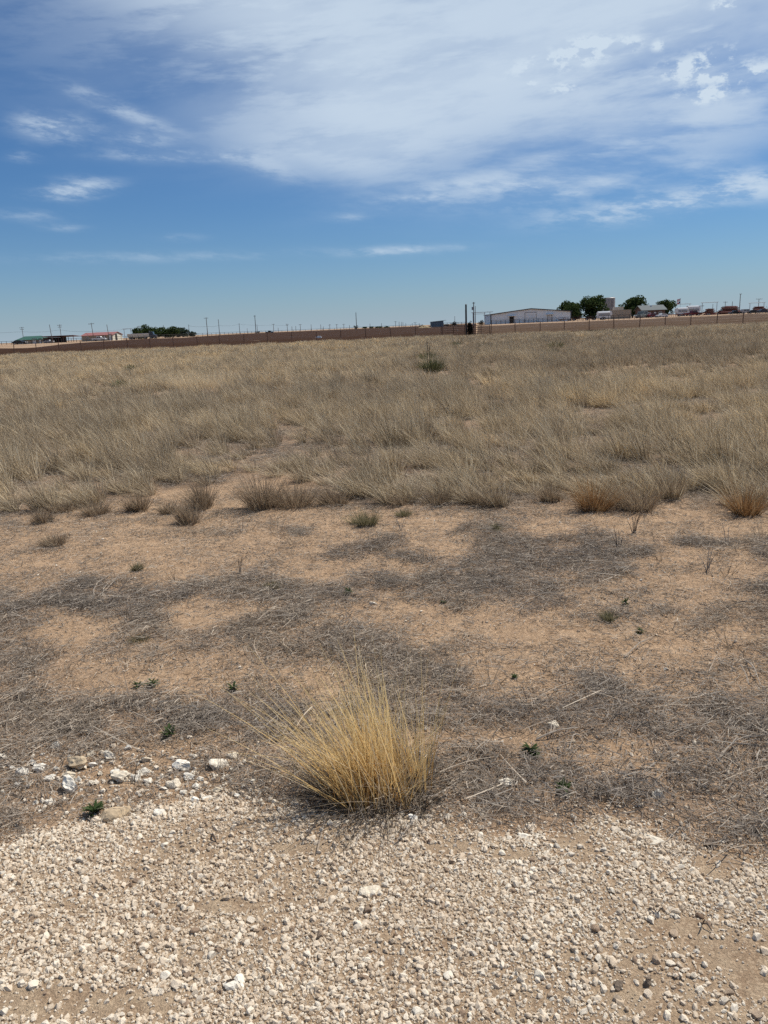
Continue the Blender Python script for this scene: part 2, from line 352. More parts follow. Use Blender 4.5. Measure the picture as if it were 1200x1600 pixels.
FA = np.array([at(-10, hor(-10), 96.0)[0], 96.0]); FB = np.array([at(1210, hor(1210), 88.0)[0], 88.0])
def fence_y(x): return FA[1] + (FB[1] - FA[1]) * (np.asarray(x, float) - FA[0]) / (FB[0] - FA[0])
m_plow = soil_mat('ploughed_red_soil', (.036, .0165, .0085), (.056, .027, .0145), (.044, .021, .011), .9, .12, speck=False)
m_fallow = soil_mat('bare_brown_soil', (.080, .049, .029), (.108, .067, .041), (.072, .044, .027), .9, .12, speck=False)
gx = at(745, hor(745), 92)[0]
def tilled(x, y): return H(x, y) + .10 + .09 * np.sin((y + .6 * fbm(x / 9, y / 9, 2)) * 2 * math.pi / 1.0) * (y < 150) * (.4 + 1.2 * fbm(x / 5, y / 5, 2)) + .25 * (fbm(x / 18, y / 30, 3) - .5)
KF = (FB[1] - FA[1]) / (FB[0] - FA[0])
def field_sheet(name, s0, s1, d0, mat, far):
    ss = np.linspace(s0, s1, 140); t = np.concatenate([np.arange(0, 40, .25), np.linspace(40, 1000, 90)])
    S, T = np.meshgrid(ss, t); E = far(S); T = np.where(T > 40, 40 + (T - 40) / 960 * (E - 40), T)
    y = ((FA[1] - KF * FA[0]) / (1 - KF * S) + d0 + T); x = (S * y).ravel(); y = y.ravel(); nx = len(ss); ny = len(t)
    i = (np.arange(ny - 1)[:, None] * nx + np.arange(nx - 1)[None]).ravel()
    o = link(name, np_mesh(name, np.stack([x, y, tilled(x, y)], -1), np.stack([i, i + 1, i + nx + 1, i + nx], -1), mat), smooth=True); tag(o, kind='structure')
SG = gx / 92.0
field_sheet('ploughed_field', -.85, SG - .001, 1.2, m_plow, lambda S: 82 + 110 * sstep(-.44, -.33, S) + 320 * sstep(-.25, -.13, S) + 8 * np.sin(S * 60))
field_sheet('bare_field', SG + .001, .85, 1.2, m_fallow, lambda S: 145 + 6 * np.sin(S * 70))

# ------------------------------------------------------------------ scattering (stuff)
def scatter(name, pts, rot, scl, hue, meshes, parent=None, label=None, cat=None):
    me = bpy.data.meshes.new(name); n = len(pts); me.vertices.add(n); me.vertices.foreach_set('co', np.asarray(pts, np.float32).ravel())
    a = me.attributes.new('rot', 'FLOAT_VECTOR', 'POINT'); a.data.foreach_set('vector', np.asarray(rot, np.float32).ravel())
    a = me.attributes.new('scl', 'FLOAT_VECTOR', 'POINT'); a.data.foreach_set('vector', np.asarray(scl, np.float32).ravel())
    a = me.attributes.new('hue', 'FLOAT', 'POINT'); a.data.foreach_set('value', np.asarray(hue, np.float32))
    a = me.attributes.new('pick', 'INT', 'POINT'); a.data.foreach_set('value', RNG.integers(0, len(meshes), n).astype(np.int32))
    c = bpy.data.collections.new(name + '_pieces')
    for k, q in enumerate(meshes):
        c.objects.link(bpy.data.objects.new(name + '_piece', q))
    g = bpy.data.node_groups.new(name + '_nodes', 'GeometryNodeTree')
    g.interface.new_socket('Geometry', in_out='INPUT', socket_type='NodeSocketGeometry'); g.interface.new_socket('Geometry', in_out='OUTPUT', socket_type='NodeSocketGeometry')
    gi = g.nodes.new('NodeGroupInput'); go = g.nodes.new('NodeGroupOutput'); ip = g.nodes.new('GeometryNodeInstanceOnPoints'); ci = g.nodes.new('GeometryNodeCollectionInfo')
    ci.inputs['Collection'].default_value = c; ci.inputs['Separate Children'].default_value = True; ci.inputs['Reset Children'].default_value = True
    ip.inputs['Pick Instance'].default_value = True
    def named(nm, t):
        q = g.nodes.new('GeometryNodeInputNamedAttribute'); q.data_type = t; q.inputs['Name'].default_value = nm; return [s for s in q.outputs if s.enabled][0]
    e = g.nodes.new('FunctionNodeEulerToRotation'); g.links.new(named('rot', 'FLOAT_VECTOR'), e.inputs[0]); g.links.new(e.outputs[0], ip.inputs['Rotation'])
    g.links.new(named('scl', 'FLOAT_VECTOR'), ip.inputs['Scale']); g.links.new(named('pick', 'INT'), ip.inputs['Instance Index'])
    g.links.new(gi.outputs[0], ip.inputs['Points']); g.links.new(ci.outputs[0], ip.inputs['Instance']); g.links.new(ip.outputs[0], go.inputs[0])
    o = link(name, me, None, parent); md = o.modifiers.new('scatter', 'NODES'); md.node_group = g
    tag(o, label, cat, kind='stuff'); return o

def blades(n, rad, h0, h1, lean, spread, width, seg=3, droop=.25, seed=0, base_x=1.0, kink=.12, rootpow=.5, leanfun=None, clumps=0):
    """n curved ribbons rooted in a disc; lean is a common x,y slant, spread the outward slant"""
    g = np.random.default_rng(seed); a = g.random(n) * 2 * math.pi; r = rad * g.random(n) ** rootpow
    rx, ry = r * np.cos(a) * base_x, r * np.sin(a)
    h = h0 + (h1 - h0) * g.random(n) ** 1.3
    out = (r / rad) * spread
    lx = lean[0] * (.5 + g.random(n)) + out * np.cos(a) + kink * g.standard_normal(n)
    ly = lean[1] * (.5 + g.random(n)) + out * np.sin(a) + kink * g.standard_normal(n)
    if leanfun is not None: lx = lx + leanfun(rx)
    if clumps:
        ci = g.integers(0, clumps, n); first = np.array([np.flatnonzero(ci == c)[0] if (ci == c).any() else 0 for c in range(clumps)])[ci]
        m_ = g.uniform(.55, .9, n)
        rx = rx + (rx[first] - rx) * m_; ry = ry + (ry[first] - ry) * m_; lx = lx + (lx[first] - lx) * m_ * .85; ly = ly + (ly[first] - ly) * m_ * .85; h = h * (.75 + .5 * g.random(clumps)[ci])
    cv = droop * (.4 + 1.2 * g.random(n)); th = g.random(n) * math.pi
    wx, wy = np.cos(th), np.sin(th); V = np.zeros((n, (seg + 1) * 2, 3)); al = np.zeros((n, (seg + 1) * 2))
    hl = np.sqrt(lx ** 2 + ly ** 2) + 1e-6; norm = 1 / np.sqrt(1 + hl ** 2)
    for k in range(seg + 1):
        t = k / seg; w = width * (.9 - .75 * t ** 1.5) * .5
        bx = t + cv * t * t
        cx = rx + h * lx * bx * norm; cy = ry + h * ly * bx * norm; cz = h * norm * (t - .35 * cv * hl * t * t) - .01
        for s_, q in ((-1, 0), (1, 1)):
            V[:, 2 * k + q, 0] = cx + s_ * w * wx; V[:, 2 * k + q, 1] = cy + s_ * w * wy; V[:, 2 * k + q, 2] = cz; al[:, 2 * k + q] = t
    b = np.arange(n)[:, None] * ((seg + 1) * 2) + (np.arange(seg) * 2)[None]; b = b.ravel()
    F = np.stack([b, b + 1, b + 3, b + 2], -1)
    return V.reshape(-1, 3), F, np.repeat(g.random(n), (seg + 1) * 2), al.ravel()
def blade_mesh(name, mat, **k):
    V, F, t, al = blades(**k); return np_mesh(name, V, F, mat, {'tint': t, 'along': al})

# straw field; the yuccas crowd it out
YUC_PX = [(675, 583, .8), (668, 568, .8), (868, 549, .8), (864, 556, .7), (991, 536, .9), (188, 606, .6), (205, 581, .7), (712, 542, .9), (755, 543, .8), (312, 606, 1.0)]
YUC = [gpt(a, b) + (r,) for a, b, r in YUC_PX]
STRAW = [(.18, .138, .094), (.31, .245, .170), (.46, .375, .265), (.56, .465, .335), (.88, .78, .60)]
FTINT = [(.80, .78, .78), (1.0, 1.0, 1.0), (1.25, 1.18, 1.02), (.80, .92, .70)]
m_straw = blade_mat('dry_straw', STRAW, .30, [(.70, .68, .66), (1.04, 1.02, .96), (1.34, 1.24, 1.02)])
near_m = [blade_mesh('straw_near', m_straw, n=150, rad=.085, h0=.16, h1=.50, lean=(-.34, -.04), spread=.62, width=.0058, droop=.35, kink=.17, seed=100 + i, clumps=(0, 22)[i % 2]) for i in range(8)]
mid_m = [blade_mesh('straw_mid', m_straw, n=110, rad=.13, h0=.16, h1=.50, lean=(-.36, -.04), spread=.62, width=.0115, droop=.35, kink=.17, seed=120 + i, clumps=(0, 18)[i % 2]) for i in range(8)]
far_m = [blade_mesh('straw_far', m_straw, n=84, rad=.24, h0=.16, h1=.46, lean=(-.36, -.04), spread=.52, width=.026, droop=.3, kink=.16, seed=140 + i, clumps=(0, 12)[i % 2]) for i in range(7)]
def field_points(y0, y1, dens, cover=0.0, spot=.55):
    yy = []; xx = []
    w1 = .62 * y1 + 3
    n = int(dens * (y1 - y0) * 2 * w1)
    x = RNG.uniform(-w1, w1, n); y = RNG.uniform(y0, y1, n)
    k = (np.abs(x) < .62 * y + 3) & (y < fence_y(x) - .2)
    x, y = x[k], y[k]
    m = field_mask(x, y)
    tuss = sstep(.36, .58, fbm(x / spot, y / spot + 7, 3) + cover)       # grows in tussocks
    k = RNG.random(len(x)) < m * (.10 + .90 * tuss)
    x, y = x[k], y[k]; keep = np.ones(len(x), bool)
    for cx, cy, r in YUC: keep &= ~((np.abs(x - cx) < r) & (y > cy - r * 3.2) & (y < cy + r)) | (RNG.random(len(x)) < .10)
    return x[keep], y[keep]
def hue_at(x, y):
    big = fbm(x / 6 + 1, y / 9 + 5, 3); sm = fbm(x / 1.2, y / 1.2 + 4, 2)
    right = .30 * sstep(-4, 12, x - 0) * sstep(8, 30, y)
    return np.clip(.46 + .75 * (big - .5) + .7 * (sm - .5) - right + .12 * sstep(40, 80, y) + .10 * (1 - sstep(-10, 0, x)) - .07 + RNG.normal(0, .19, len(x)), 0, 1)
P = []
for (y0, y1, d, sp, ms, zs) in ((5.8, 19, 17, .75, near_m, 1), (19, 46, 9.5, 1.3, mid_m, 1), (46, 98, 5.0, 2.6, far_m, 1)):
    x, y = field_points(y0, y1, d, 0.09, sp)
    big = fbm(x / 2.2 + 9, y / 2.2, 3)
    sm = fbm(x / sp, y / sp + 7, 3)
    s = (.52 + .40 * big + .35 * sstep(.35, .68, sm)) * RNG.uniform(.55, 1.22, len(x))
    edge = 1 - .35 * (1 - sstep(.2, 1.6, y - np.interp(x, EDGE[:, 0], EDGE[:, 1])))
    s *= edge
    rot = np.stack([RNG.normal(0, .07, len(x)), RNG.normal(0, .10, len(x)), RNG.normal(0, .32, len(x))], -1)
    P.append((np.stack([x, y, H(x, y)], -1), rot, np.stack([np.ones_like(s) * (.7 + .3 * s), np.ones_like(s) * (.7 + .3 * s), s], -1), hue_at(x, y), ms))
for i, (nm, lab) in enumerate((('dry_grass', 'near band of knee-high dry straw grass leaning left beyond the bare sand'),
                               ('dry_grass', 'middle sweep of greyish brown dry grass across the pasture'),
                               ('dry_grass', 'far pale dry grass of the pasture up to the wire fence'))):
    scatter(nm, *P[i], label=lab, cat='grass')

# dead grey litter lying on the sand
m_lit = blade_mat('dead_litter', [(.105, .087, .071), (.175, .149, .124), (.27, .234, .196), (.52, .46, .38)], .12, [(.82, .80, .80), (1.0, .98, .96), (1.18, 1.10, 1.0)])
def twigs(n, rad, l0, l1, width, seed, up=.10, top=.035, seg=3):
    g = np.random.default_rng(seed); a = g.random(n) * 2 * math.pi; r = rad * np.sqrt(g.random(n)); cx, cy = r * np.cos(a), r * np.sin(a)
    ln = l0 + (l1 - l0) * g.random(n) ** 1.8; d = g.random(n) * 2 * math.pi; el = np.abs(g.normal(0, up, n)); bend = g.normal(0, .35, n); z0 = g.random(n) ** 2 * top
    V = np.zeros((n, (seg + 1) * 2, 3)); px, py, pz = cx - .5 * ln * np.cos(d), cy - .5 * ln * np.sin(d), z0.copy()
    for k in range(seg + 1):
        dd = d + bend * k / seg; w = width * (1 - .5 * k / seg) * (.6 + .8 * ((np.arange(n) * .618) % 1)) * .5
        nx, ny = -np.sin(dd), np.cos(dd); tl = ((np.arange(n) * .377) % 1 - .5) * 1.6
        for s_, q in ((-1, 0), (1, 1)):
            V[:, 2 * k + q, 0] = px + s_ * w * nx * np.cos(tl); V[:, 2 * k + q, 1] = py + s_ * w * ny * np.cos(tl); V[:, 2 * k + q, 2] = pz + s_ * w * np.sin(tl)
        px = px + np.cos(dd) * ln / seg; py = py + np.sin(dd) * ln / seg; pz = np.maximum(pz + ln / seg * np.sin(el) * (1 - .9 * k / seg) , .001)
    b = (np.arange(n)[:, None] * ((seg + 1) * 2) + (np.arange(seg) * 2)[None]).ravel()
    return V.reshape(-1, 3), np.stack([b, b + 1, b + 3, b + 2], -1), np.repeat(g.random(n), (seg + 1) * 2)
def twig_mesh(name, mat, *a, **k):
    V, F, t = twigs(*a, **k); return np_mesh(name, V, F, mat, {'tint': t})
lit_m = [twig_mesh('litter_mat', m_lit, 42, .085, .012, .095, .0021, 200 + i) for i in range(7)]
n = 27000; x = RNG.uniform(-4.6, 4.6, n); y = RNG.uniform(1.9, 8.2, n)
m = litter_mask(x, y); k = (np.abs(x) < .62 * y + .8) & (RNG.random(n) < np.clip(.03 + .76 * m ** 1.1, 0, 1) * (1 - .97 * grav_mask(x, y)))
x, y, m = x[k], y[k], m[k]
n = 22000; x2 = RNG.uniform(-11, 11, n); y2 = RNG.uniform(5.8, 15.5, n); k = (np.abs(x2) < .62 * y2 + 1.5) & (RNG.random(n) < field_mask(x2, y2) * (.35 + .65 * sstep(.35, .6, fbm(x2 * 1.5, y2 * 1.5, 2))))
lx, ly, lm = x, y, m; x = np.concatenate([x, x2[k]]); y = np.concatenate([y, y2[k]]); m = np.concatenate([m, np.full(k.sum(), .8)])       # old thatch between the tussocks
rot = np.stack([RNG.normal(0, .05, len(x)), RNG.normal(0, .05, len(x)), RNG.uniform(0, 6.28, len(x))], -1)
s = RNG.uniform(.75, 1.3, len(x)); s = np.where(y > 8.2, s * 1.25, s); zz = s * (.5 + .9 * fbm(x * 3, y * 3, 3) * m + .3 * m)
hue = np.clip(.5 + 1.6 * (fbm(x * 1.1 + 4, y * 1.1, 3) - .5) + RNG.normal(0, .12, len(x)), 0, 1)
scatter('dead_litter', np.stack([x, y, H(x, y) + .003], -1), rot, np.stack([s, s, zz], -1), hue, lit_m, label='grey dead stems matted over the bare sand', cat='dead grass')
# crumbs of stem on the open sand
x, y, m = lx, ly, lm
long_m = [twig_mesh('long_stems', m_lit, 5, .12, .12, .32, .0036, 260 + i, up=.16, top=.03, seg=4) for i in range(6)]
k = RNG.random(len(x)) < .045 * m; q = int(k.sum())
scatter('dead_stems', np.stack([x[k], y[k], H(x[k], y[k]) + .006], -1), np.stack([RNG.normal(0, .1, q), RNG.normal(0, .1, q), RNG.uniform(0, 6.28, q)], -1), np.ones((q, 3)), RNG.uniform(.4, 1, q), long_m, label='longer pale dead stems lying across the grey litter', cat='dead grass')
bit_m = [twig_mesh('stem_bits', m_lit, 22, .12, .008, .05, .0028, 270 + i, up=.08, top=.006, seg=2) for i in range(5)]
n = 16000; x = RNG.uniform(-4.6, 4.6, n); y = RNG.uniform(2.0, 7.8, n)
k = (np.abs(x) < .62 * y + .8) & (RNG.random(n) < (.30 + .7 * sstep(.4, .65, fbm(x * 4, y * 4 + 2, 3))) * (1 - .96 * grav_mask(x, y))); x, y = x[k], y[k]; s = RNG.uniform(.7, 1.3, len(x))
scatter('stem_bits', np.stack([x, y, H(x, y) + .002], -1), np.stack([0 * x, 0 * x, RNG.uniform(0, 6.28, len(x))], -1), np.stack([s, s, s], -1), RNG.random(len(x)), bit_m, label='short broken stem bits sprinkled over the open sand', cat='dead grass')
# little dry upright wisps in the litter
m_wisp = blade_mat('dry_wisp', [(.16, .12, .085), (.28, .22, .16), (.40, .33, .24)], .2, [(.8, .8, .8), (1, .98, .95), (1.2, 1.1, .95)])
wisp_m = [blade_mesh('wisp', m_wisp, n=16, rad=.03, h0=.04, h1=.16, lean=(-.25, 0), spread=.8, width=.0026, seed=240 + i, kink=.3) for i in range(5)]
n = 2600; x = RNG.uniform(-4.6, 4.6, n); y = RNG.uniform(2.3, 7.6, n)
k = (np.abs(x) < .62 * y + .8) & (RNG.random(n) < (.06 + .55 * litter_mask(x, y) * sstep(.45, .6, fbm(x * 2, y * 2 + 3, 2)) + .3 * sstep(6, 7, y)) * (1 - grav_mask(x, y)))
x, y = x[k], y[k]; s = RNG.uniform(.5, 1.3, len(x))
scatter('dry_wisps', np.stack([x, y, H(x, y)], -1), np.stack([0 * x, 0 * x, RNG.uniform(0, 6.28, len(x))], -1), np.stack([s, s, s], -1), RNG.random(len(x)), wisp_m, label='short dry upright wisps poking out of the grey litter', cat='dead grass')

# ------------------------------------------------------------------ stones
def rock(name, seed, sub=1, rough=.28, flat=.7, mat=None):
    import bmesh
    bm = bmesh.new(); bmesh.ops.create_icosphere(bm, subdivisions=sub, radius=1.0); g = np.random.default_rng(seed)
    big = sub > 2
    cuts = [(Vector(g.standard_normal(3)).normalized(), g.uniform(.42 if big else .48, .85)) for _ in range(13 if big else 9)]
    waves = [(Vector(g.standard_normal(3)) * f, g.uniform(0, 6.28), .11 / f ** .8) for f in (2.2, 2.9, 4.5, 6.0, 9.0, 12.0)]
    for v in bm.verts:
        p = v.co.copy(); q = v.co.copy()
        for nrm, d in cuts:                      # flat broken faces
            e = p.dot(nrm) - d
            if e > 0: p -= nrm * e
        if big: p *= 1 + 2.0 * sum(a_ * math.sin(w_.dot(q) + f_) for w_, f_, a_ in waves)
        p *= 1 + rough * (g.random() - .5) * (.6 if sub > 1 else 1)
        v.co = Vector((p.x * 1.0, p.y * (.75 + .1 * math.sin(seed)), p.z * flat))
    me = bpy.data.meshes.new(name); bm.to_mesh(me); bm.free()
    if mat: me.materials.append(mat)
    return me
GST = [(0, (.19, .125, .082)), (.13, (.36, .26, .18)), (.3, (.57, .445, .315)), (.65, (.77, .64, .485)), (1, (.87, .78, .635))]
m_grav = stone_mat('caliche_gravel', GST, True, 14)
m_stone = stone_mat('caliche_stone', GST, False, 14)
grav_meshes = [rock('pebble', 300 + i, 1, .3, .72, m_grav) for i in range(10)]
n = 430000; x = RNG.uniform(-3.0, 3.0, n); y = RNG.uniform(.35, 2.75, n)
px, py = project(x, y); gm = grav_mask(x, y); dirt = ell(px, py, GDIRT)
clus = fbm(x * 3.2, y * 3.2 + 6, 3)
k = (np.abs(x) < .62 * y + 1.25) & (RNG.random(n) < gm * (1 - .9 * sstep(.35, .8, dirt + .5 * (clus - .5))) * (.30 + .9 * sstep(.32, .62, clus)) + .012)
x, y = x[k], y[k]; n = len(x); s = np.exp(RNG.normal(math.log(.0045), .52, n)); s = np.clip(s, .0025, .0155)
rot = np.stack([RNG.normal(0, .5, n), RNG.normal(0, .5, n), RNG.uniform(0, 6.28, n)], -1)
hue = np.clip(RNG.beta(3.1, 2.1, n) + .25 * (fbm(x * 2.1, y * 2.1, 2) - .5), 0, 1)
gravel = scatter('gravel', np.stack([x, y, HG(x, y) + s * .12], -1), rot, np.stack([s, s, s], -1), hue, grav_meshes, parent=gravel_road)
# the largest stones, one by one
st_meshes = [rock('stone', 330 + i, 2, .22, .72, m_stone) for i in range(10)]
cnt = 0; gs = np.random.default_rng(12)
while cnt < 290:
    u, v = gs.uniform(0, 1200), gs.uniform(1265, 1600); X, Y = gpt(u, v)
    if float(grav_mask(np.array([X]), np.array([Y]))[0]) < .7: continue
    d = float(ell(np.array([u]), np.array([v]), GDIRT)[0])
    if gs.random() < d * .7: continue
    r = .0098 + .0095 * gs.random() ** 2.4
    o = link('stone', st_meshes[cnt % 10], None, gravel_road, (X, Y, float(HG(np.array([X]), np.array([Y]))[0]) + r * .15)); o.scale = (r, r, r * gs.uniform(.7, 1.05))
    o.rotation_euler = (gs.normal(0, .3), gs.normal(0, .3), gs.uniform(0, 6.28)); cnt += 1
# pebbles on the sand
n = 26000; x = RNG.uniform(-4.6, 4.6, n); y = RNG.uniform(2.1, 7.5, n)
k = (np.abs(x) < .62 * y + .8) & (RNG.random(n) < .25 + .6 * (1 - sstep(2.2, 3.2, y))); x, y = x[k], y[k]; n = len(x)
s = np.clip(np.exp(RNG.normal(math.log(.0038), .55, n)), .0015, .014); rot = np.stack([RNG.normal(0, .5, n), RNG.normal(0, .5, n), RNG.uniform(0, 6.28, n)], -1)
hue = RNG.random(n)
q = np.array([gpt(a, b) for a, b in zip(RNG.normal(205, 115, 420), RNG.normal(1216, 30, 420))]); q = q[q[:, 1] > 2.2]
q2 = np.array([gpt(a, b) for a, b in zip(RNG.normal(960, 140, 60), RNG.normal(1240, 40, 60))]); q = np.concatenate([q, q2]); c = len(q)
x = np.concatenate([x, q[:, 0]]); y = np.concatenate([y, q[:, 1]]); s = np.concatenate([s, np.clip(np.exp(RNG.normal(math.log(.007), .45, c)), .003, .016)]); hue = np.concatenate([hue, RNG.uniform(.6, 1, c)])
rot = np.concatenate([rot, RNG.normal(0, .6, (c, 3))])
scatter('loose_pebbles', np.stack([x, y, H(x, y) + s * .2], -1), rot, np.stack([s, s, s], -1), hue, grav_meshes, label='tiny loose pebbles and clods strewn over the sand', cat='pebbles')

# ------------------------------------------------------------------ plants one can point at
m_gold = blade_mat('golden_straw', [(.50, .25, .065), (.64, .37, .115), (.74, .49, .19), (.82, .60, .29)], .5, tip=(.86, .68, .36))
m_stalk = blade_mat('pale_stalk', [(.50, .39, .25), (.66, .54, .36), (.76, .65, .46)], .35)
m_shade_thatch = blade_mat('shade_dark_thatch', [(.030, .025, .021), (.055, .045, .037), (.10, .082, .064), (.20, .16, .115)], .08)  # old thatch, blackened so its colour holds the shade at the tuft's foot
bx_, by_ = gpt(588, 1240)
tuft = empty('bunchgrass', (bx_, by_, Hs(bx_, by_)))
tag(tuft, 'tall golden bunchgrass leaning left at the edge of the gravel', 'grass tuft')
lf = lambda rx: -.50 * np.clip((.18 - rx) / .42, 0, 1) + .10
link('golden_blades', blade_mesh('golden_blades', m_gold, n=680, rad=.165, h0=.15, h1=.52, lean=(-.16, .10), spread=.08, width=.0040, seg=6, droop=.45, seed=5, base_x=1.2, clumps=34, kink=.30, leanfun=lf), None, tuft)
link('seed_stalks', blade_mesh('seed_stalks', m_stalk, n=90, rad=.16, h0=.28, h1=.58, lean=(-.22, .15), spread=.12, width=.0024, seg=5, droop=.3, seed=6, base_x=1.1, kink=.24, leanfun=lf), None, tuft)
link('dead_thatch_shade', blade_mesh('dead_thatch_shade', m_shade_thatch, n=1300, rad=.18, h0=.04, h1=.15, lean=(-.12, -.16), spread=.55, width=.0034, seg=3, droop=.5, seed=8, base_x=1.15, kink=.5), None, tuft)  # dead blades whose near-black colour paints the shaded base band
link('broken_blades', blade_mesh('broken_blades', m_wisp, n=260, rad=.17, h0=.10, h1=.36, lean=(-.2, .0), spread=.5, width=.0034, seg=6, droop=1.1, seed=11, base_x=1.2, kink=.75), None, tuft)
V, F, t = twigs(420, .30, .05, .2, .003, 9); link('fallen_stems', np_mesh('fallen_stems', V, F, m_lit, {'tint': t}), None, tuft)

m_brown = blade_mat('brown_tussock', [(.15, .105, .070), (.24, .175, .118), (.36, .275, .185), (.52, .42, .29)], .3)
m_rust = blade_mat('rusty_tussock', [(.20, .105, .045), (.30, .165, .07), (.38, .235, .115), (.45, .32, .18)], .3)
m_green = blade_mat('greenish_tussock', [(.14, .13, .07), (.21, .19, .10), (.28, .24, .14), (.34, .29, .19)], .3)
def tussock(px, py, wpx, hpx, mat, label, seed, lean=-.12):
    X, Y = gpt(px, py); k = math.hypot(Y, EYE) / FPX; v = 1 + .22 * math.sin(seed * 5.7); w = wpx * k * 1.12; h = hpx * k * 1.1 * v
    n = int(330 + 700 * min(1, w))
    me = blade_mesh('tussock', mat, n=n, rad=w * .30, h0=h * .45, h1=h * 1.12, lean=(lean + .12 * math.sin(seed * 2.3), 0), spread=.85, width=.0042, seg=3, droop=.3, seed=seed, kink=.30, clumps=(0, 14, 26)[seed % 3])
    o = link('tussock', me, None, None, (X, Y, Hs(X, Y) - .004)); tag(o, label, 'grass tuft', 'tussocks along the edge of the pasture'); return o
TUS = [(66, 818, 34, 28, 0, 'small upright brown tussock standing alone on sand at far left'),
       (96, 800, 52, 26, 0, 'low brown tussock second from the left along the pasture edge'),
       (150, 803, 44, 34, 0, 'rounded dark brown tussock third from the left along the pasture edge'),
       (216, 796, 52, 34, 0, 'loose grey brown tussock left of the tight pair on the sand'),
       (295, 817, 50, 36, 0, 'spiky brown tussock lowest of the tight group left of centre'),
       (263, 801, 24, 20, 0, 'tiny dark tussock beside the spiky pair left of centre'),
       (318, 793, 70, 38, 0, 'wide brown tussock just behind the spiky one left of centre'),
       (410, 794, 70, 48, 0, 'tall straw tussock in front of the sandy notch'),
       (460, 790, 66, 40, 0, 'bushy straw tussock joined to the right of the tall one'),
       (523, 788, 60, 30, 0, 'low brown tussock below the right end of the sandy notch'),
       (570, 819, 58, 26, 2, 'pale flat greenish tussock standing forward on the sand'),
       (631, 806, 24, 16, 2, 'tiny pale tussock beside the flat greenish one'),
       (628, 789, 56, 32, 0, 'low brown tussock left of the two near the centre line'),
       (682, 788, 60, 36, 0, 'brown tussock just right of the photo centre'),
       (761, 788, 68, 40, 0, 'round dense brown tussock right of centre standing clear of the field'),
       (862, 783, 50, 28, 0, 'squat dark tussock left of the rust orange one'),
       (928, 798, 58, 46, 1, 'rust orange tussock right of centre at the pasture edge'),
       (997, 796, 62, 42, 0, 'shaggy brown tussock right of the rust orange one'),
       (1048, 778, 56, 34, 0, 'dark brown tussock set back right of the shaggy one'),
       (1164, 805, 58, 44, 1, 'rust brown tussock farthest right on the sand'),
       (84, 851, 44, 20, 0, 'small low tussock on the sand nearest the left edge'),
       (212, 890, 26, 14, 2, 'tiny green tinged tussock on the sand above the dead branches'),
       (428, 917, 36, 16, 2, 'small yellow green tussock among grey litter left of centre'),
       (218, 1000, 36, 14, 2, 'small olive tussock among litter in the left foreground'),
       (775, 829, 26, 14, 2, 'small yellow green tussock on the dark litter right of centre'),
       (950, 968, 30, 16, 2, 'small olive tussock in the sand at right')]
for i, (px, py, w, h, mi, lab) in enumerate(TUS): tussock(px, py, w, h, (m_brown, m_rust, m_green)[mi], lab, 400 + i)

m_leaf = blade_mat('weed_leaf', [(.030, .045, .018), (.050, .075, .028), (.075, .10, .045)], .2)
def weed(px, py, wpx, label, seed):
    X, Y = gpt(px, py); r = wpx * .5 * math.hypot(Y, EYE) / FPX; g = np.random.default_rng(seed); V = []; F = []; T = []
    for k in range(34):
        a = g.random() * 6.28; ln = r * g.uniform(.55, 1.1); up = g.uniform(.15, 1.2); w = r * g.uniform(.16, .28); z0 = r * g.uniform(0, .5)
        d = Vector((math.cos(a), math.sin(a), 0)); s_ = Vector((-d.y, d.x, 0)); b = len(V); c0 = d * ln * .08
        for t, ww in ((0, .25), (.35, 1), (.7, .8), (1, .05)):
            p = c0 + d * ln * t * math.cos(up * .8) + Vector((0, 0, z0 + ln * (t * math.sin(up) - .35 * t * t)))
            V += [tuple(p - s_ * w * ww * .5), tuple(p + Vector((0, 0, -.12 * w * ww))), tuple(p + s_ * w * ww * .5)]; T += [g.random() * .3 + (k % 7) / 10] * 3
        for q in range(3):
            for e in (0, 1): F.append((b + 3 * q + e, b + 3 * q + e + 1, b + 3 * q + e + 4, b + 3 * q + e + 3))
    o = link('green_weed', np_mesh('green_weed', V, F, m_leaf, {'tint': T}), None, None, (X, Y, Hs(X, Y))); tag(o, label, 'weed', 'green weeds in the litter'); return o
for i, (px, py, w, lab) in enumerate([(264, 1150, 34, 'dark green weed in litter above the scattered white rocks'),
        (148, 1276, 40, 'dark green weed beside the tan boulder at the gravel edge'),
        (880, 1235, 34, 'dark green weed right of the golden bunchgrass near the gravel'),
        (830, 1178, 36, 'green leafy weed between the bunchgrass and the lone white stone'),
        (364, 1078, 26, 'small green weed left of the golden bunchgrass top'),
        (238, 1072, 26, 'right one of two green weeds side by side on sand'),
        (216, 1073, 20, 'left one of two green weeds side by side on sand'),
        (978, 945, 20, 'small dark weed on the sand at right'),
        (804, 1060, 16, 'tiny dark weed at the edge of the sand right of the bunchgrass'),
        (545, 928, 22, 'small olive weed in litter near the centre of the sand'),
        (1000, 988, 18, 'tiny weed in front of the small dark one at right'),
        (692, 942, 12, 'tiny green sprout on sand right of centre')]): weed(px, py, w, lab, 500 + i)

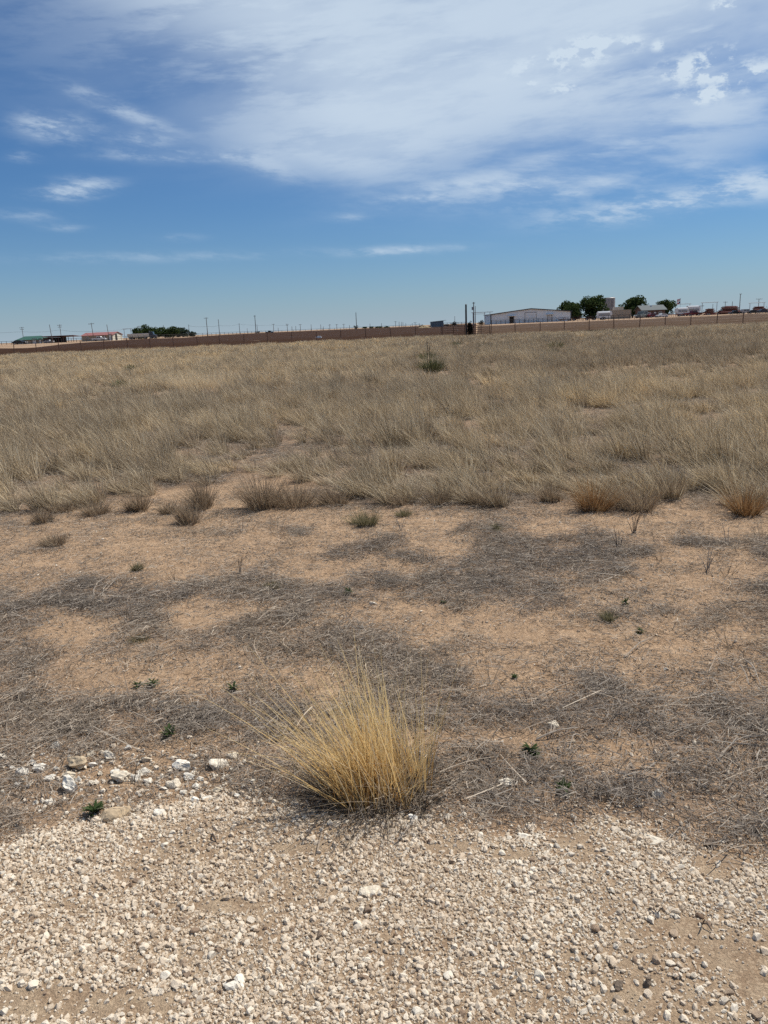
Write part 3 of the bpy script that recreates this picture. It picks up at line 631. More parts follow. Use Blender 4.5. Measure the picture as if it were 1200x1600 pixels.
# soapweed yuccas in the pasture
m_yucca = blade_mat('yucca_leaf', [(.060, .072, .030), (.10, .112, .050), (.16, .16, .082), (.25, .235, .14)], .15)
m_ystalk = paint('yucca_stalk', (.12, .10, .065), .8)
def yucca(px, py, wpx, hpx, label, seed, stalks=()):
    X, Y = gpt(px, py); k = Y / FPX; r = wpx * .5 * k; h = hpx * k
    e = empty('yucca', (X, Y, Hs(X, Y)))
    tag(e, label, 'yucca', 'yuccas in the pasture')
    link('leaves', blade_mesh('leaves', m_yucca, n=420, rad=.16, h0=h * .6, h1=h * 1.2, lean=(0, 0), spread=1.25 * r / h, width=.026, seg=2, droop=.05, seed=seed, kink=.45 * r / h), None, e)
    for (dx, top) in stalks:
        b = MB(); z1 = top * k; b.tube([(dx * k, 0, 0), (dx * k, 0, z1 * .5), (dx * k - .01, 0, z1)], .012, 6, .007)
        for q in range(5): b.cyl((dx * k + random.uniform(-.015, .015), random.uniform(-.015, .015), z1 * (.72 + .055 * q)), .011, .05, 'z', 6)
        b.build('flower_stalk', m_ystalk, e)
yucca(675, 583, 36, 25, 'largest dark green yucca with a tall flower stalk in mid pasture', 600, ((-6, 50), (-3, 42)))
yucca(668, 568, 32, 18, 'yucca close behind the largest one in mid pasture', 601)
yucca(868, 549, 20, 15, 'dark green yucca in the pasture below the white barn', 602)
yucca(864, 556, 16, 10, 'small pale yucca in front of the one below the barn', 606)
yucca(991, 536, 12, 8, 'small dark yucca in the pasture below the tan wall', 603)
yucca(188, 606, 28, 16, 'olive clump of yucca in the left pasture nearest the camera', 604)
yucca(205, 581, 20, 11, 'olive clump of yucca farther back in the left pasture', 605)
yucca(712, 542, 20, 8, 'low yellow green yucca in the pasture below the gate', 607)
yucca(755, 543, 14, 7, 'low yellow green yucca right of the gate in the pasture', 608)
# paler bunch in the left pasture
X, Y = gpt(312, 606)
o = link('bunchgrass', blade_mesh('pale_bunchgrass', m_stalk, n=1500, rad=.75, h0=.30, h1=.70, lean=(-.2, 0), spread=.35, width=.008, seg=3, droop=.2, seed=610, base_x=1.3, kink=.2), None, None, (X, Y, Hs(X, Y)))
tag(o, 'bright straw coloured bunchgrass clump in the left pasture', 'grass tuft')

# ------------------------------------------------------------------ rocks
LST = [(0, (.62, .52, .38)), (.4, (.75, .68, .56)), (1, (.84, .80, .71))]
m_rock = stone_mat('limestone', LST, False, 3.0)
m_tanrock = stone_mat('tan_limestone', [(0, (.44, .33, .21)), (1, (.52, .41, .275))], False, 3.0)
m_darkrock = stone_mat('dark_stone', [(0, (.16, .12, .09)), (1, (.22, .17, .125))], False, 3.0)
rock_me = [rock('rock', 700 + i, 3, .10, .75, m_rock) for i in range(8)]
def boulder(px, py, wpx, hpx, label, group=None, mat=None, seed=0, sink=.30):
    X, Y = gpt(px, py + hpx * .3); k = math.hypot(Y, EYE) / FPX; r = wpx * k * .58; hz = max(.35, min(1.2, hpx / wpx * 1.15)) * r
    me = rock('rock', 760 + seed, 3, .10, .75, mat) if mat else rock_me[seed % 8]
    o = link('rock', me, None, None, (X, Y, float(HG(np.array([X]), np.array([Y]))[0]) + hz * sink)); o.scale = (r * 1.05, r * 1.05, hz * 1.25); o.rotation_euler = (random.uniform(-.2, .2), random.uniform(-.2, .2), random.uniform(-.5, .5))
    tag(o, label, 'rock', group)
ANCH = [(545, 458, 'the tan boulder'), (365, 215, 'the large slanted tan rock'), (325, 322, 'the largest chalk white rock'), (567, 287, 'the big smooth white rock'), (850, 225, 'the wide white rock'), (1018, 218, 'the lone pale rock'),
        (188, 243, 'the slanted flat white rock'), (105, 255, 'the crumbly white rock'), (748, 470, 'the flat cream rock'), (822, 317, 'the plump white rock'), (515, 183, 'the upright white rock')]
USED = set()
def rock_label(zx, zy, lab):
    if lab is not None: return lab
    for dist, ax, ay, nm in sorted((math.hypot(zx - ax, zy - ay), ax, ay, nm) for ax, ay, nm in ANCH):
        a = math.degrees(math.atan2(ay - zy, zx - ax)) % 360
        way = ['right of', 'above and right of', 'above', 'above and left of', 'left of', 'below and left of', 'below', 'below and right of'][int((a + 22.5) // 45) % 8]
        t = 'small white rock ' + ('just ' if dist < 70 else '') + way + ' ' + nm
        if t not in USED: USED.add(t); return t
Z = lambda zx, zy: (zx / 3.0, 1120 + zy / 3.0)
GR = 'white limestone rocks at the left gravel edge'; SH = None
for i, (zx, zy, w, h, lab, mt) in enumerate([
        (545, 458, 120, 62, 'tan boulder with a dark shadow at the left gravel edge', m_tanrock),
        (365, 215, 85, 60, 'large slanted tan rock in the white rock scatter', m_tanrock),
        (325, 322, 78, 78, 'largest chalk white rock in the scatter at left', None),
        (567, 287, 84, 54, 'big smooth white rock right of the largest chalky one', None),
        (850, 225, 92, 42, 'wide white rock in the middle of the scatter below bare soil', None),
        (1018, 218, 86, 46, 'lone pale rock at the right end of the scatter', None),
        (1095, 180, 42, 30, 'small white rock above the lone pale one', None),
        (262, 132, 42, 28, 'white rock highest up in the litter at left', None),
        (598, 142, 42, 28, 'small white rock directly below the dark green weed', None),
        (15, 180, 46, 26, 'white rock cut by the left edge of the photo', None),
        (515, 183, 52, 52, 'white rock standing upright above the big smooth one', None),
        (188, 243, 58, 42, 'slanted flat white rock left of the large tan one', None),
        (105, 255, 56, 42, 'crumbly white rock near the left edge', None),
        (748, 470, 52, 28, 'flat cream rock right of the tan boulder on gravel', None),
        (822, 317, 62, 36, 'plump white rock right of centre in the scatter', None),
        (425, 172, 38, 24, SH, None), (393, 233, 42, 26, SH, None), (436, 222, 36, 28, SH, None), (158, 217, 30, 28, SH, None), (235, 290, 54, 26, SH, None), (325, 274, 70, 28, SH, None),
        (540, 260, 42, 24, SH, None), (640, 292, 46, 30, SH, None), (672, 257, 60, 26, SH, None), (920, 325, 50, 22, SH, None), (688, 200, 38, 30, SH, None), (885, 281, 60, 22, SH, None),
        (862, 360, 32, 28, SH, None), (915, 395, 44, 28, SH, None), (970, 388, 46, 18, SH, None), (235, 400, 34, 22, SH, None), (168, 400, 28, 18, SH, None), (1020, 345, 50, 24, SH, None),
        (770, 335, 30, 20, SH, None), (470, 268, 30, 20, SH, None), (430, 315, 34, 26, SH, None), (940, 292, 36, 20, SH, None), (1085, 245, 24, 16, SH, None), (700, 305, 40, 26, SH, None), (368, 295, 30, 24, SH, None),
        (565, 193, 22, 12, SH, None), (818, 190, 24, 14, SH, None), (1110, 370, 30, 18, SH, None), (80, 320, 26, 20, SH, None), (60, 240, 30, 22, SH, None), (265, 245, 26, 18, SH, None)]):
    boulder(*Z(zx, zy), w / 3, h / 3, rock_label(zx, zy, lab), GR, mt, i)
GR2 = 'pale stones at the right'
for i, (px, py, w, h, lab, mt) in enumerate([(868, 1131, 18, 10, 'lone white stone in the grey litter right of the bunchgrass', None),
        (1026, 1241, 20, 13, 'white stone half buried in litter near the right gravel edge', None),
        (1018, 1313, 40, 16, 'broad flat white stone bedded in gravel at right', None),
        (1110, 1317, 17, 14, 'dark angular stone near the right edge of the gravel', m_darkrock),
        (645, 1278, 15, 11, 'bright white stone where the litter meets gravel below the bunchgrass', None),
        (792, 1222, 24, 9, 'flat pale stone in litter below the green weed', None),
        (820, 1306, 22, 12, 'flat cream stone in gravel right of centre', None),
        (577, 1393, 32, 15, 'broad pale stone pressed into gravel below the bunchgrass', None),
        (375, 1537, 30, 17, 'pale blocky stone in the gravel at bottom left of centre', None),
        (360, 1539, 14, 13, 'brown stone touching the pale blocky one', m_darkrock),
        (1040, 1046, 9, 6, 'tiny white stone on the sand at right', None),
        (583, 941, 10, 6, 'tiny pale stone on sand near the centre', None),
        (965, 1548, 20, 15, 'round dark brown stone in the gravel at bottom right', m_darkrock),
        (1010, 1546, 15, 13, 'grey stone just right of the round dark brown one', m_darkrock)]):
    boulder(px, py, w, h, lab, GR2, mt, 30 + i, -.15 if py > 1300 and mt is None else .25)

# dead branches lying in the litter
m_bark = paint('bleached_twig', (.34, .285, .225), .85, 0, .25, 30); m_bark2 = paint('dark_twig', (.10, .075, .058), .85, 0, .25, 30)
def branch(px, py, px2, py2, r, label, mat, lift=.03, forks=2, seed=0):
    g = random.Random(seed); x0, y0 = gpt(px, py); x1, y1 = gpt(px2, py2); mx, my = (x0 + x1) / 2, (y0 + y1) / 2; ln = math.hypot(x1 - x0, y1 - y0)
    e = empty('dead_branch', (x0, y0, Hs(x0, y0))); tag(e, label, 'branch')
    nx, ny = -(y1 - y0) / ln, (x1 - x0) / ln; bow = g.uniform(-.10, .10) * ln
    P_ = [(0, 0, .006), ((mx - x0) + nx * bow, (my - y0) + ny * bow, lift), (x1 - x0, y1 - y0, .01)]
    MB().tube([P_[0], tuple((np.array(P_[0]) + np.array(P_[1])) / 2 + [nx * bow * .3, ny * bow * .3, .004]), P_[1], P_[2]], r, 5, r * .45).build('stem', mat, e)
    for k in range(forks):
        t = g.uniform(.3, .8); p = np.array(P_[1]) * (1 - abs(2 * t - 1)) + (np.array(P_[2]) if t > .5 else np.array(P_[0])) * abs(2 * t - 1)
        q = p + np.array([nx, ny, 0]) * g.choice((-1, 1)) * ln * g.uniform(.12, .28) + np.array([x1 - x0, y1 - y0, 0]) * .18 + [0, 0, g.uniform(0, .03)]
        MB().tube([tuple(p), tuple(q)], r * .6, 5, r * .3).build('twig', mat, e)
for i, (a, b, c, d, r, lab, mt) in enumerate([(146, 935, 176, 895, .005, 'bleached dead branch leaning over the grey heap at left', m_bark),
        (152, 932, 186, 897, .004, 'second bleached branch on the grey heap at left', m_bark), (160, 930, 192, 902, .0035, 'thinnest bleached branch on the grey heap at left', m_bark),
        (155, 955, 200, 905, .004, 'dark branch crossing the grey heap at left', m_bark2), (838, 1157, 905, 1140, .0045, 'straw coloured stick in litter at right foreground', m_bark),
        (1122, 1190, 1180, 1150, .004, 'curved pale stick near the right edge of the litter', m_bark), (56, 945, 92, 928, .004, 'pale stick on the sand near the left edge', m_bark),
        (1135, 951, 1180, 944, .004, 'dark stick lying on sand near the right edge', m_bark2), (905, 1150, 890, 1170, .0035, 'short white broken stick beside the lone white stone', m_bark),
        (975, 1030, 1022, 996, .003, 'thin pale twig across the sand at right', m_bark), (1165, 1035, 1188, 1075, .004, 'bleached stick beside the shrubby clump at right edge', m_bark),
        (560, 1010, 566, 1055, .003, 'pale stem bent down behind the golden bunchgrass', m_bark), (405, 1165, 480, 1147, .003, 'pale stem lying left of the golden bunchgrass', m_bark),
        (332, 1310, 340, 1325, .004, 'short dark twig on the gravel left of centre', m_bark2), (1010, 1425, 1036, 1443, .003, 'dark twig on the gravel at right', m_bark2), (1085, 1450, 1120, 1472, .003, 'thin dark twig on the bare soil in gravel at right', m_bark2)]):
    branch(a, b, c, d, r, lab, mt, .03, 2, i)
# upright dry stalks
for i, (px, py, h, lab) in enumerate([(374, 893, 32, 'pair of dark upright dry stalks left of centre'), (967, 858, 40, 'thin bare upright stalk in the dark litter at right'), (990, 832, 36, 'forked bare stalk behind the thin one at right'),
        (1135, 851, 42, 'bare forb with spread twigs on the sand at far right'), (627, 830, 26, 'small bare forb on the sand right of centre'), (1105, 892, 36, 'pale wiry forb in a dark clump at right'), (378, 830, 24, 'leaning dead twigs on the sand left of centre')]):
    X, Y = gpt(px, py); k = math.hypot(Y, EYE) / FPX; b = MB(); g = random.Random(i)
    for q in range(2 + i % 3 * 2):
        dx = g.uniform(-.35, .35) * h * k; hh = h * k * g.uniform(.6, 1.05)
        b.tube([(dx * .15, g.uniform(-.02, .02), 0), (dx * .5, 0, hh * .55), (dx, g.uniform(-.03, .03), hh)], .003, 5, .0015)
    o = b.build('dry_stalk', m_bark2 if i in (0, 1, 2) else m_bark, None, (X, Y, Hs(X, Y))); tag(o, lab, 'dry stalk')

# ------------------------------------------------------------------ pasture fence and gate
m_rustpipe = paint('rusty_pipe', (.085, .045, .032), .8, 0, .35, 8); m_wire = paint('fence_wire', (.16, .13, .11), .5, .6); m_dark = paint('dark_steel', (.035, .028, .026), .6, 0, .3)
POSTS = [20, 55, 91, 126, 161, 198, 233, 270, 307, 342, 380, 417, 455, 494, 532, 571, 610, 649, 689]
POSTR = [767, 805, 844, 882, 921, 960, 1000, 1040, 1080, 1121, 1162, 1204]
def fence_pt(px):
    d = ray(px, hor(px)); s = d[0] / d[1]; k = (FB[1] - FA[1]) / (FB[0] - FA[0]); Y = (FA[1] - k * FA[0]) / (1 - k * s); return Y * s, Y
def wire_fence(pxs, label):
    P_ = [fence_pt(p) for p in pxs]; e = empty('wire_fence', (P_[0][0], P_[0][1], Hs(*P_[0]))); tag(e, label, 'fence')
    post = MB(); post.tube([(0, 0, -.1), (0, 0, 1.42)], .045, 7); post.tube([(0, 0, 1.42), (0, 0, 1.47)], .05, 7, .02)
    pm = post.mesh('post', m_rustpipe); z0 = e.location.z
    for i, (x, y) in enumerate(P_):
        o = link('post', pm, None, e, (x - P_[0][0], y - P_[0][1], Hs(x, y) - z0)); o.rotation_euler = (random.gauss(0, .02), random.gauss(0, .02), 0); o.scale = (1, 1, random.uniform(.95, 1.05))
    for h in (.35, .62, .9, 1.15, 1.36):
        MB().tube([(x - P_[0][0], y - P_[0][1] - .05, Hs(x, y) - z0 + h + (0 if i % 1 == 0 else .0)) for i, (x, y) in enumerate(P_)], .006, 4).build('wire', m_wire, e)
dx = [-125, -89, -52, -16]
wire_fence(dx + POSTS, 'long wire fence on rusty posts left of the pipe gate')
wire_fence(POSTR + [1245, 1287, 1330], 'wire fence on rusty posts right of the pipe gate')
def pipe_gate(p0, p1, label, n=6, h=1.28):
    (x0, y0), (x1, y1) = fence_pt(p0), fence_pt(p1); e = empty('pipe_gate', (x0, y0, Hs(x0, y0))); tag(e, label, 'gate'); w = x1 - x0; dy = y1 - y0
    for i in range(n):
        z = .18 + (h - .18) * i / (n - 1); MB().tube([(0, 0, z), (w, dy, z)], .032, 7).build('rail', m_rustpipe, e)
    for t in (0, .5, 1): MB().tube([(w * t, dy * t - .04, .12), (w * t, dy * t - .04, h + .03)], .032, 7).build('upright', m_rustpipe, e)
pipe_gate(691, 726, 'left leaf of the rusty pipe gate beside the tall dark post'); pipe_gate(738, 765, 'right leaf of the rusty pipe gate beside the tall dark post')
x, y = fence_pt(728.5); zt = at(728.5, 476, y)[1]; b = MB(); b.tube([(0, 0, -.2), (0, 0, zt - Hs(x, y))], .10, 9); b.tube([(0, 0, zt - Hs(x, y)), (0, 0, zt - Hs(x, y) + .06)], .11, 9, .04)
o = b.build('gate_post', m_dark, None, (x, y, Hs(x, y))); tag(o, 'tall dark steel post at the middle of the pipe gate', 'post')

# ------------------------------------------------------------------ trees and brush
m_treeleaf = blade_mat('tree_leaf', [(.022, .036, .014), (.040, .062, .022), (.066, .092, .034), (.11, .13, .055)], .25)
m_treeleaf2 = blade_mat('blue_tree_leaf', [(.035, .052, .035), (.055, .075, .050), (.08, .10, .065)], .2)
m_trunk = paint('tree_bark', (.09, .07, .055), .9, 0, .3, 4); m_brush = blade_mat('dark_brush', [(.012, .010, .008), (.025, .02, .016), (.05, .04, .03)], .1)
def leaf_cloud(lobes, n, size, g):
    w = np.array([l[3] * l[4] for l in lobes]); w = w / w.sum(); ix = g.choice(len(lobes), n, p=w); Lb = np.array(lobes)[ix]
    d = g.standard_normal((n, 3)); d /= np.linalg.norm(d, axis=1)[:, None]; rr = .55 + .60 * g.random(n) ** 1.1
    c = Lb[:, :3] + d * rr[:, None] * np.stack([Lb[:, 3], Lb[:, 3], Lb[:, 4]], -1)
    a = g.standard_normal((n, 3)) ; a -= .3 * d; a /= np.linalg.norm(a, axis=1)[:, None]; b = np.cross(a, g.standard_normal((n, 3))); b /= np.linalg.norm(b, axis=1)[:, None]
    s = size * g.uniform(.6, 1.3, n)[:, None]
    V = np.stack([c - a * s, c - b * s * .5, c + a * s, c + b * s * .5], 1).reshape(-1, 3); F = np.arange(4 * n).reshape(n, 4); return V, F, np.repeat(np.clip(g.normal(.45, .22, n), 0, 1), 4)
def tree(px, pybase, pytop, wpx, Y, label, seed, mat=None, name='shade_tree', group='trees round the farmyards', low=.04, n=2900):
    x = at(px, hor(px), Y)[0]; z = Hs(x, Y); h = at(px, pytop, Y)[1] - z; w = wpx * Y / FPX * .5; g = np.random.default_rng(seed)
    e = empty(name, (x, Y, z)); tag(e, label, 'tree', group)
    lob = []
    for k in range(18):
        a = g.random() * 6.28; r = w * .72 * g.random() ** .5; zz = h * g.uniform(low + .14, .80); fall = math.sqrt(max(.1, 1 - ((zz / h - .42) / .62) ** 2))
        lob.append((r * math.cos(a) * fall, r * math.sin(a) * fall, zz, w * g.uniform(.28, .46), h * g.uniform(.13, .21)))
    lob.append((0, 0, h * .48, w * .50, h * .34))
    V, F, t = leaf_cloud(lob, n, w * .075 + .06, g); link('crown', np_mesh('crown', V, F, mat or m_treeleaf, {'tint': t}), None, e)
    b = MB(); b.tube([(0, 0, -.1), (.05 * w, 0, h * .25), (0, 0, h * .55)], .05 * w + .08, 8, .03 * w)
    for k in range(5):
        q = lob[k]; b.tube([(0, 0, h * .22), (q[0] * .5, q[1] * .5, q[2] * .6), q[:3]], .03 * w + .03, 6, .02)
    b.build('trunk', m_trunk, e)
tree(890, 498, 466, 36, 345, 'left rounded shade tree behind the white barn', 41)
tree(896, 498, 473, 30, 335, 'low olive tree in front of the left shade tree behind the barn', 42, n=1800)
tree(927, 497, 459.5, 46, 338, 'largest shade tree beside the grey storage tank', 43, n=3400)
tree(988, 494, 460.5, 42, 335, 'wide shade tree right of the grey storage tank', 44, n=3200)
tree(1040, 492, 465, 30, 350, 'separate round shade tree behind the grey roofed house', 45)
G2 = 'trees of the left grove'
for i, (px, b_, t_, w_, Y, lab, m_) in enumerate([(216, 527, 511, 26, 380, 'leftmost dark tree of the grove behind the beige trailer', None), (238, 526, 507, 36, 385, 'tallest broad tree at the left of the grove', None),
        (258, 525, 510, 28, 380, 'dark tree in the middle of the grove', None), (271, 525, 507, 20, 375, 'narrow peaked tree right of the grove middle', None),
        (286, 524, 510, 28, 390, 'bluish green tree near the right of the grove', m_treeleaf2), (301, 523, 517, 13, 385, 'small low tree at the right end of the grove', m_treeleaf2)]):
    tree(px, b_, t_, w_, Y, lab, 50 + i, m_, group=G2, low=0, n=2000)
tree(556, 515, 508, 9, 520, 'small round tree at the foot of the tall pole on the horizon', 60, m_treeleaf2, n=500, low=0)
for i, (px, w_, t_) in enumerate([(570, 10, 510), (581, 9, 509.5), (592, 12, 509.5), (604, 11, 509)]):
    tree(px, 513, t_, w_, 560, ['first', 'second', 'third', 'fourth'][i] + ' low dark shrub from the left in the distant hedge row', 62 + i, name='shrub', group='shrubs of the distant hedge', n=400, low=0)
def brush(px, pyb, pyt, wpx, Y, label, seed, n=700, size=.10):
    x = at(px, hor(px), Y)[0]; z = Hs(x, Y); h = at(px, pyt, Y)[1] - z; w = wpx * Y / FPX * .5; g = np.random.default_rng(seed)
    V, F, t = leaf_cloud([(w * g.uniform(-.5, .5), g.uniform(-.3, .3) * w, h * g.uniform(.2, .75), w * .5, h * .28) for _ in range(8)], n, size, g)
    V[:, 2] = np.maximum(V[:, 2], 0); o = link('brush_clump', np_mesh('brush_clump', V, F, m_brush, {'tint': t}), None, None, (x, Y, z)); tag(o, label, 'bush')
brush(736, 519, 502, 14, 90.5, 'dark tangled brush caught against the tall gate post', 71)
brush(709, 508, 502.5, 11, 300, 'dark bush on the horizon left of the gate post', 72, 300, .2)
brush(751, 507, 500, 11, 290, 'dark bush on the horizon left of the white barn', 73, 300, .2)
brush(403, 520, 517.5, 9, 450, 'faint dark bush left of the lone truck on the horizon', 74, 200, .2)
brush(698, 511, 507, 9, 320, 'low dark bush right of the grey shed', 75, 200, .2)
brush(658, 511, 507.5, 8, 380, 'small dark bush left of the straw heap', 76, 200, .2)

# ------------------------------------------------------------------ power poles and other masts
m_wood = paint('weathered_pole', (.14, .115, .095), .85, 0, .3, 3); m_grey = paint('galvanised', (.30, .31, .32), .5, .3); m_glassy = paint('insulator', (.30, .32, .33), .3)
POLE_TOP = {}
def pole(px, pt, Y, label, arms=(), r=.13, can=False, group='utility poles on the horizon', tilt=0.0):
    x = at(px, pt, Y)[0]; z = Hs(x, Y); h = at(px, pt, Y)[1] - z; e = empty('power_pole', (x, Y, z)); tag(e, label, 'pole', group); e.rotation_euler = (0, tilt, 0)
    MB().tube([(0, 0, -.2), (0, 0, h)], r, 8, r * .7).build('shaft', m_wood, e)
    for (dz, hw) in arms:
        a = MB().box(-hw, hw, -r - .1, -r + .02, h - dz - .07, h - dz + .07).build('crossarm', m_wood, e)
        for q in (-.9, -.35, .35, .9): MB().cyl((hw * q, -r - .04, h - dz + .17), .06, .2, 'z', 6).build('insulator', m_glassy, a)
    if can: MB().cyl((-.42, -.1, h - 2.2), .32, 1.1, 'z', 10).build('transformer', m_grey, e); MB().box(-.3, 0, -.1, .1, h - 1.9, h - 1.8).build('bracket', m_grey, e)
    POLE_TOP[px] = (x, Y, z + h)
A1 = ((.4, 1.2),); A2 = ((.4, 1.2), (1.3, 1.0))
pole(34, 511, 420, 'power pole with two crossarms behind the green roofed house', A2, .16)
pole(78.5, 507, 320, 'bare leaning pole in front of the open red shed', (), .15, tilt=-.05)
pole(93, 507, 400, 'power pole with a wide crossarm behind the open red shed', A2, .16)
pole(143.5, 504.5, 330, 'power pole in front of the red roofed building', A1, .15, tilt=-.04)
pole(168, 507, 330, 'bare leaning pole at the right of the red roofed building', (), .14, tilt=-.05)
pole(217, 509, 480, 'pole top showing above the left of the grove', A1, .16)
pole(255, 508, 480, 'thin pole top showing above the middle of the grove', (), .16)
pole(294.5, 507, 420, 'pole standing just beyond the right end of the grove', (), .14)
pole(322, 496, 420, 'tall power pole right of the grove with a small crossarm', A1, .2)
pole(341, 499, 400, 'bare pole between the two tall poles left of centre', (), .16)
pole(373.5, 505, 480, 'shorter pole left of the tallest left pole', (), .16)
pole(398, 493, 420, 'tallest pole left of the lone truck on the horizon', ((.3, .6),), .2)
pole(401.5, 507, 560, 'thin pole close behind the tallest left pole', (), .16)
ORD = ['first', 'second', 'third', 'fourth', 'fifth', 'sixth', 'seventh', 'eighth', 'ninth', 'tenth', 'eleventh', 'twelfth', 'thirteenth']
for (px, pt) in ((386, 512.5),): pole(px, pt, 700, 'faint tiny pole just left of the tallest left pole', (), .18)
for qi, (px, pt, aa) in enumerate(((427, 506, A1), (434.5, 512, ()), (448.5, 506, A2), (456, 510, ()), (462, 509.5, ()), (469, 506.5, A1), (486, 507, ()), (501, 507, ()), (505, 510, ()), (515, 507, A1), (526, 506.5, A1), (537, 506, A1), (546, 508, ()))):
    pole(px, pt, 620, ORD[qi] + ' faint distant pole right of the lone truck on the horizon', aa, .2)
pole(556, 488, 420, 'tall lone pole near the centre of the horizon', (), .2)
for qi, (px, pt, aa) in enumerate(((578, 505.5, ()), (596, 505, ()), (618, 502, A1), (623.5, 502.5, ()), (627, 503, ()), (629.5, 503, ()), (634, 505, ()), (644, 505, ()), (648.5, 503.5, A1), (655, 505, ()))): pole(px, pt, 600, ORD[qi] + ' faint distant pole right of the tall lone central pole', aa, .18)
pole(740, 472, 285, 'power pole with a transformer can behind the gate', ((.4, .5),), .20, True)
pole(742.5, 478, 282, 'second shorter pole standing against the transformer pole', (), .14)
pole(727, 483, 420, 'thin pole just left of the tall gate post', (), .17)
pole(710.5, 494, 500, 'faint thin pole above the dark bush left of the gate', (), .15)
pole(765.5, 487, 330, 'short T shaped pole at the left corner of the white barn', ((.1, 1.3),), .13)
pole(1133.5, 471, 420, 'pole behind the heap of rusty pipe on the left', A1, .17); pole(1144.5, 471, 420, 'pole behind the heap of rusty pipe on the right', (), .17)
pole(1157, 459.5, 360, 'tallest pale mast at the far right of the horizon', ((.05, .5),), .2); pole(1186, 467, 400, 'T shaped pole near the right edge of the photo', ((.1, 1.6),), .18)
pole(1114, 475, 460, 'thin pole seen through the wide pipe gateway at right', (), .16); pole(1097, 478, 330, 'short T shaped lamp pole beside the red pickup', ((.05, .7),), .10)
m_cable = paint('cable', (.06, .06, .065), .6)
def cable(a, b, sag, label):
    A, B = Vector(a), Vector(b); pts = [A.lerp(B, t / 12) - Vector((0, 0, sag * 4 * (t / 12) * (1 - t / 12))) for t in range(13)]
    o = MB().tube([p - A for p in pts], .035, 5).build('overhead_wire', m_cable, None, tuple(A)); tag(o, label, 'wire')
def low(px, d=.6): x, y, z = POLE_TOP[px]; return (x, y, z - d)
xl = at(-40, 520.5, 430)
cable((xl[0], 430, xl[1]), low(34, 2.4), .2, 'overhead wire from the left edge to the pole behind the green roof')
cable(low(34, 2.4), low(93, 2.6), .6, 'sagging overhead wire between the green roof and the red shed')
cable(low(93, 2.6), low(143.5, 3.4), .5, 'sagging overhead wire between the red shed and the red roofed building')
cable(low(143.5, 3.4), low(217, .6), .6, 'overhead wire passing above the red roofed building'); cable(low(294.5), low(322, 4.6), .4, 'overhead wire between the grove and the tall pole')
cable(low(322, 4.6), low(341, 3), .3, 'overhead wire between the tall pole and the bare pole'); cable(low(341, 3), low(373.5, .6), .5, 'overhead wire right of the bare pole'); cable(low(373.5, .6), low(427, .8), .6, 'overhead wire passing the tallest left pole'); cable(low(427, .8), low(448.5, .8), .5, 'overhead wire right of the lone truck')
def gateway(p0, p1, pt, Y, label, two=True, ext=0.0):
    x0, z0 = at(p0, pt, Y); x1, z1 = at(p1, pt + (hor(p1) - hor(p0)), Y); g0 = Hs(x0, Y); h = z0 - g0; e = empty('pipe_gateway', (x0, Y, g0)); tag(e, label, 'gateway'); w = x1 - x0
    for t in (0, w): MB().tube([(t, 0, 0), (t, 0, h)], .11, 8).build('upright', m_grey, e)
    MB().tube([(-.6, 0, h), (w + .6 + ext, 0, h)], .10, 8).build('beam', m_grey, e)
    if two: MB().tube([(-.1, 0, h - .55), (w + .1, 0, h - .55)], .07, 8).build('lower_beam', m_grey, e)
gateway(739, 757.5, 488.5, 295, 'tall pipe gateway frame left of the white barn', True, 2.0)
gateway(1097.5, 1120.5, 473, 330, 'wide pipe gateway frame left of the heap of rusty pipe', False)
gateway(1172, 1194, 473.5, 340, 'pipe gateway frame at the right edge of the photo', False); gateway(1056, 1078, 475.5, 360, 'slender pipe frame behind the white stock trailers', False)
gateway(193.5, 204, 514, 360, 'slim pipe frame between the red roof and the grove', False)

# ------------------------------------------------------------------ pipe fences of the farmyards
def pipe_fence(p0, p1, Y, h, n, rails, label, Y1=None):
    Y1 = Y1 or Y; x0 = at(p0, hor(p0), Y)[0]; x1 = at(p1, hor(p1), Y1)[0]; z0 = Hs(x0, Y); e = empty('pipe_fence', (x0, Y, z0)); tag(e, label, 'fence')
    P_ = [(x0 + (x1 - x0) * i / n, Y + (Y1 - Y) * i / n) for i in range(n + 1)]; pm = MB().tube([(0, 0, -.1), (0, 0, h + .05)], .075, 7).mesh('post', m_dark)
    for (x, y) in P_: link('post', pm, None, e, (x - x0, y - Y, Hs(x, y) - z0))
    for q in range(rails):
        MB().tube([(x - x0, y - Y - .06, Hs(x, y) - z0 + h * (1 - q / rails)) for (x, y) in P_], .055, 6).build('rail', m_dark, e)
pipe_fence(768, 870, 272, 1.45, 14, 3, 'dark pipe fence along the front of the white barn')
pipe_fence(872, 1000, 262, 1.45, 16, 2, 'dark pipe fence in front of the stock trailer and tan container', 250)
pipe_fence(-60, 205, 303, 1.4, 34, 2, 'dark pipe fence in front of the left farm buildings'); pipe_fence(207, 420, 303, 1.35, 30, 2, 'dark pipe fence along the far side of the ploughed field', 420)
pipe_fence(422, 660, 430, 1.2, 26, 1, 'faint rail fence on the far horizon right of the lone truck')
pipe_fence(693, 727, 260, 1.3, 6, 3, 'rusty corral panels between the grey shed and the gate post')

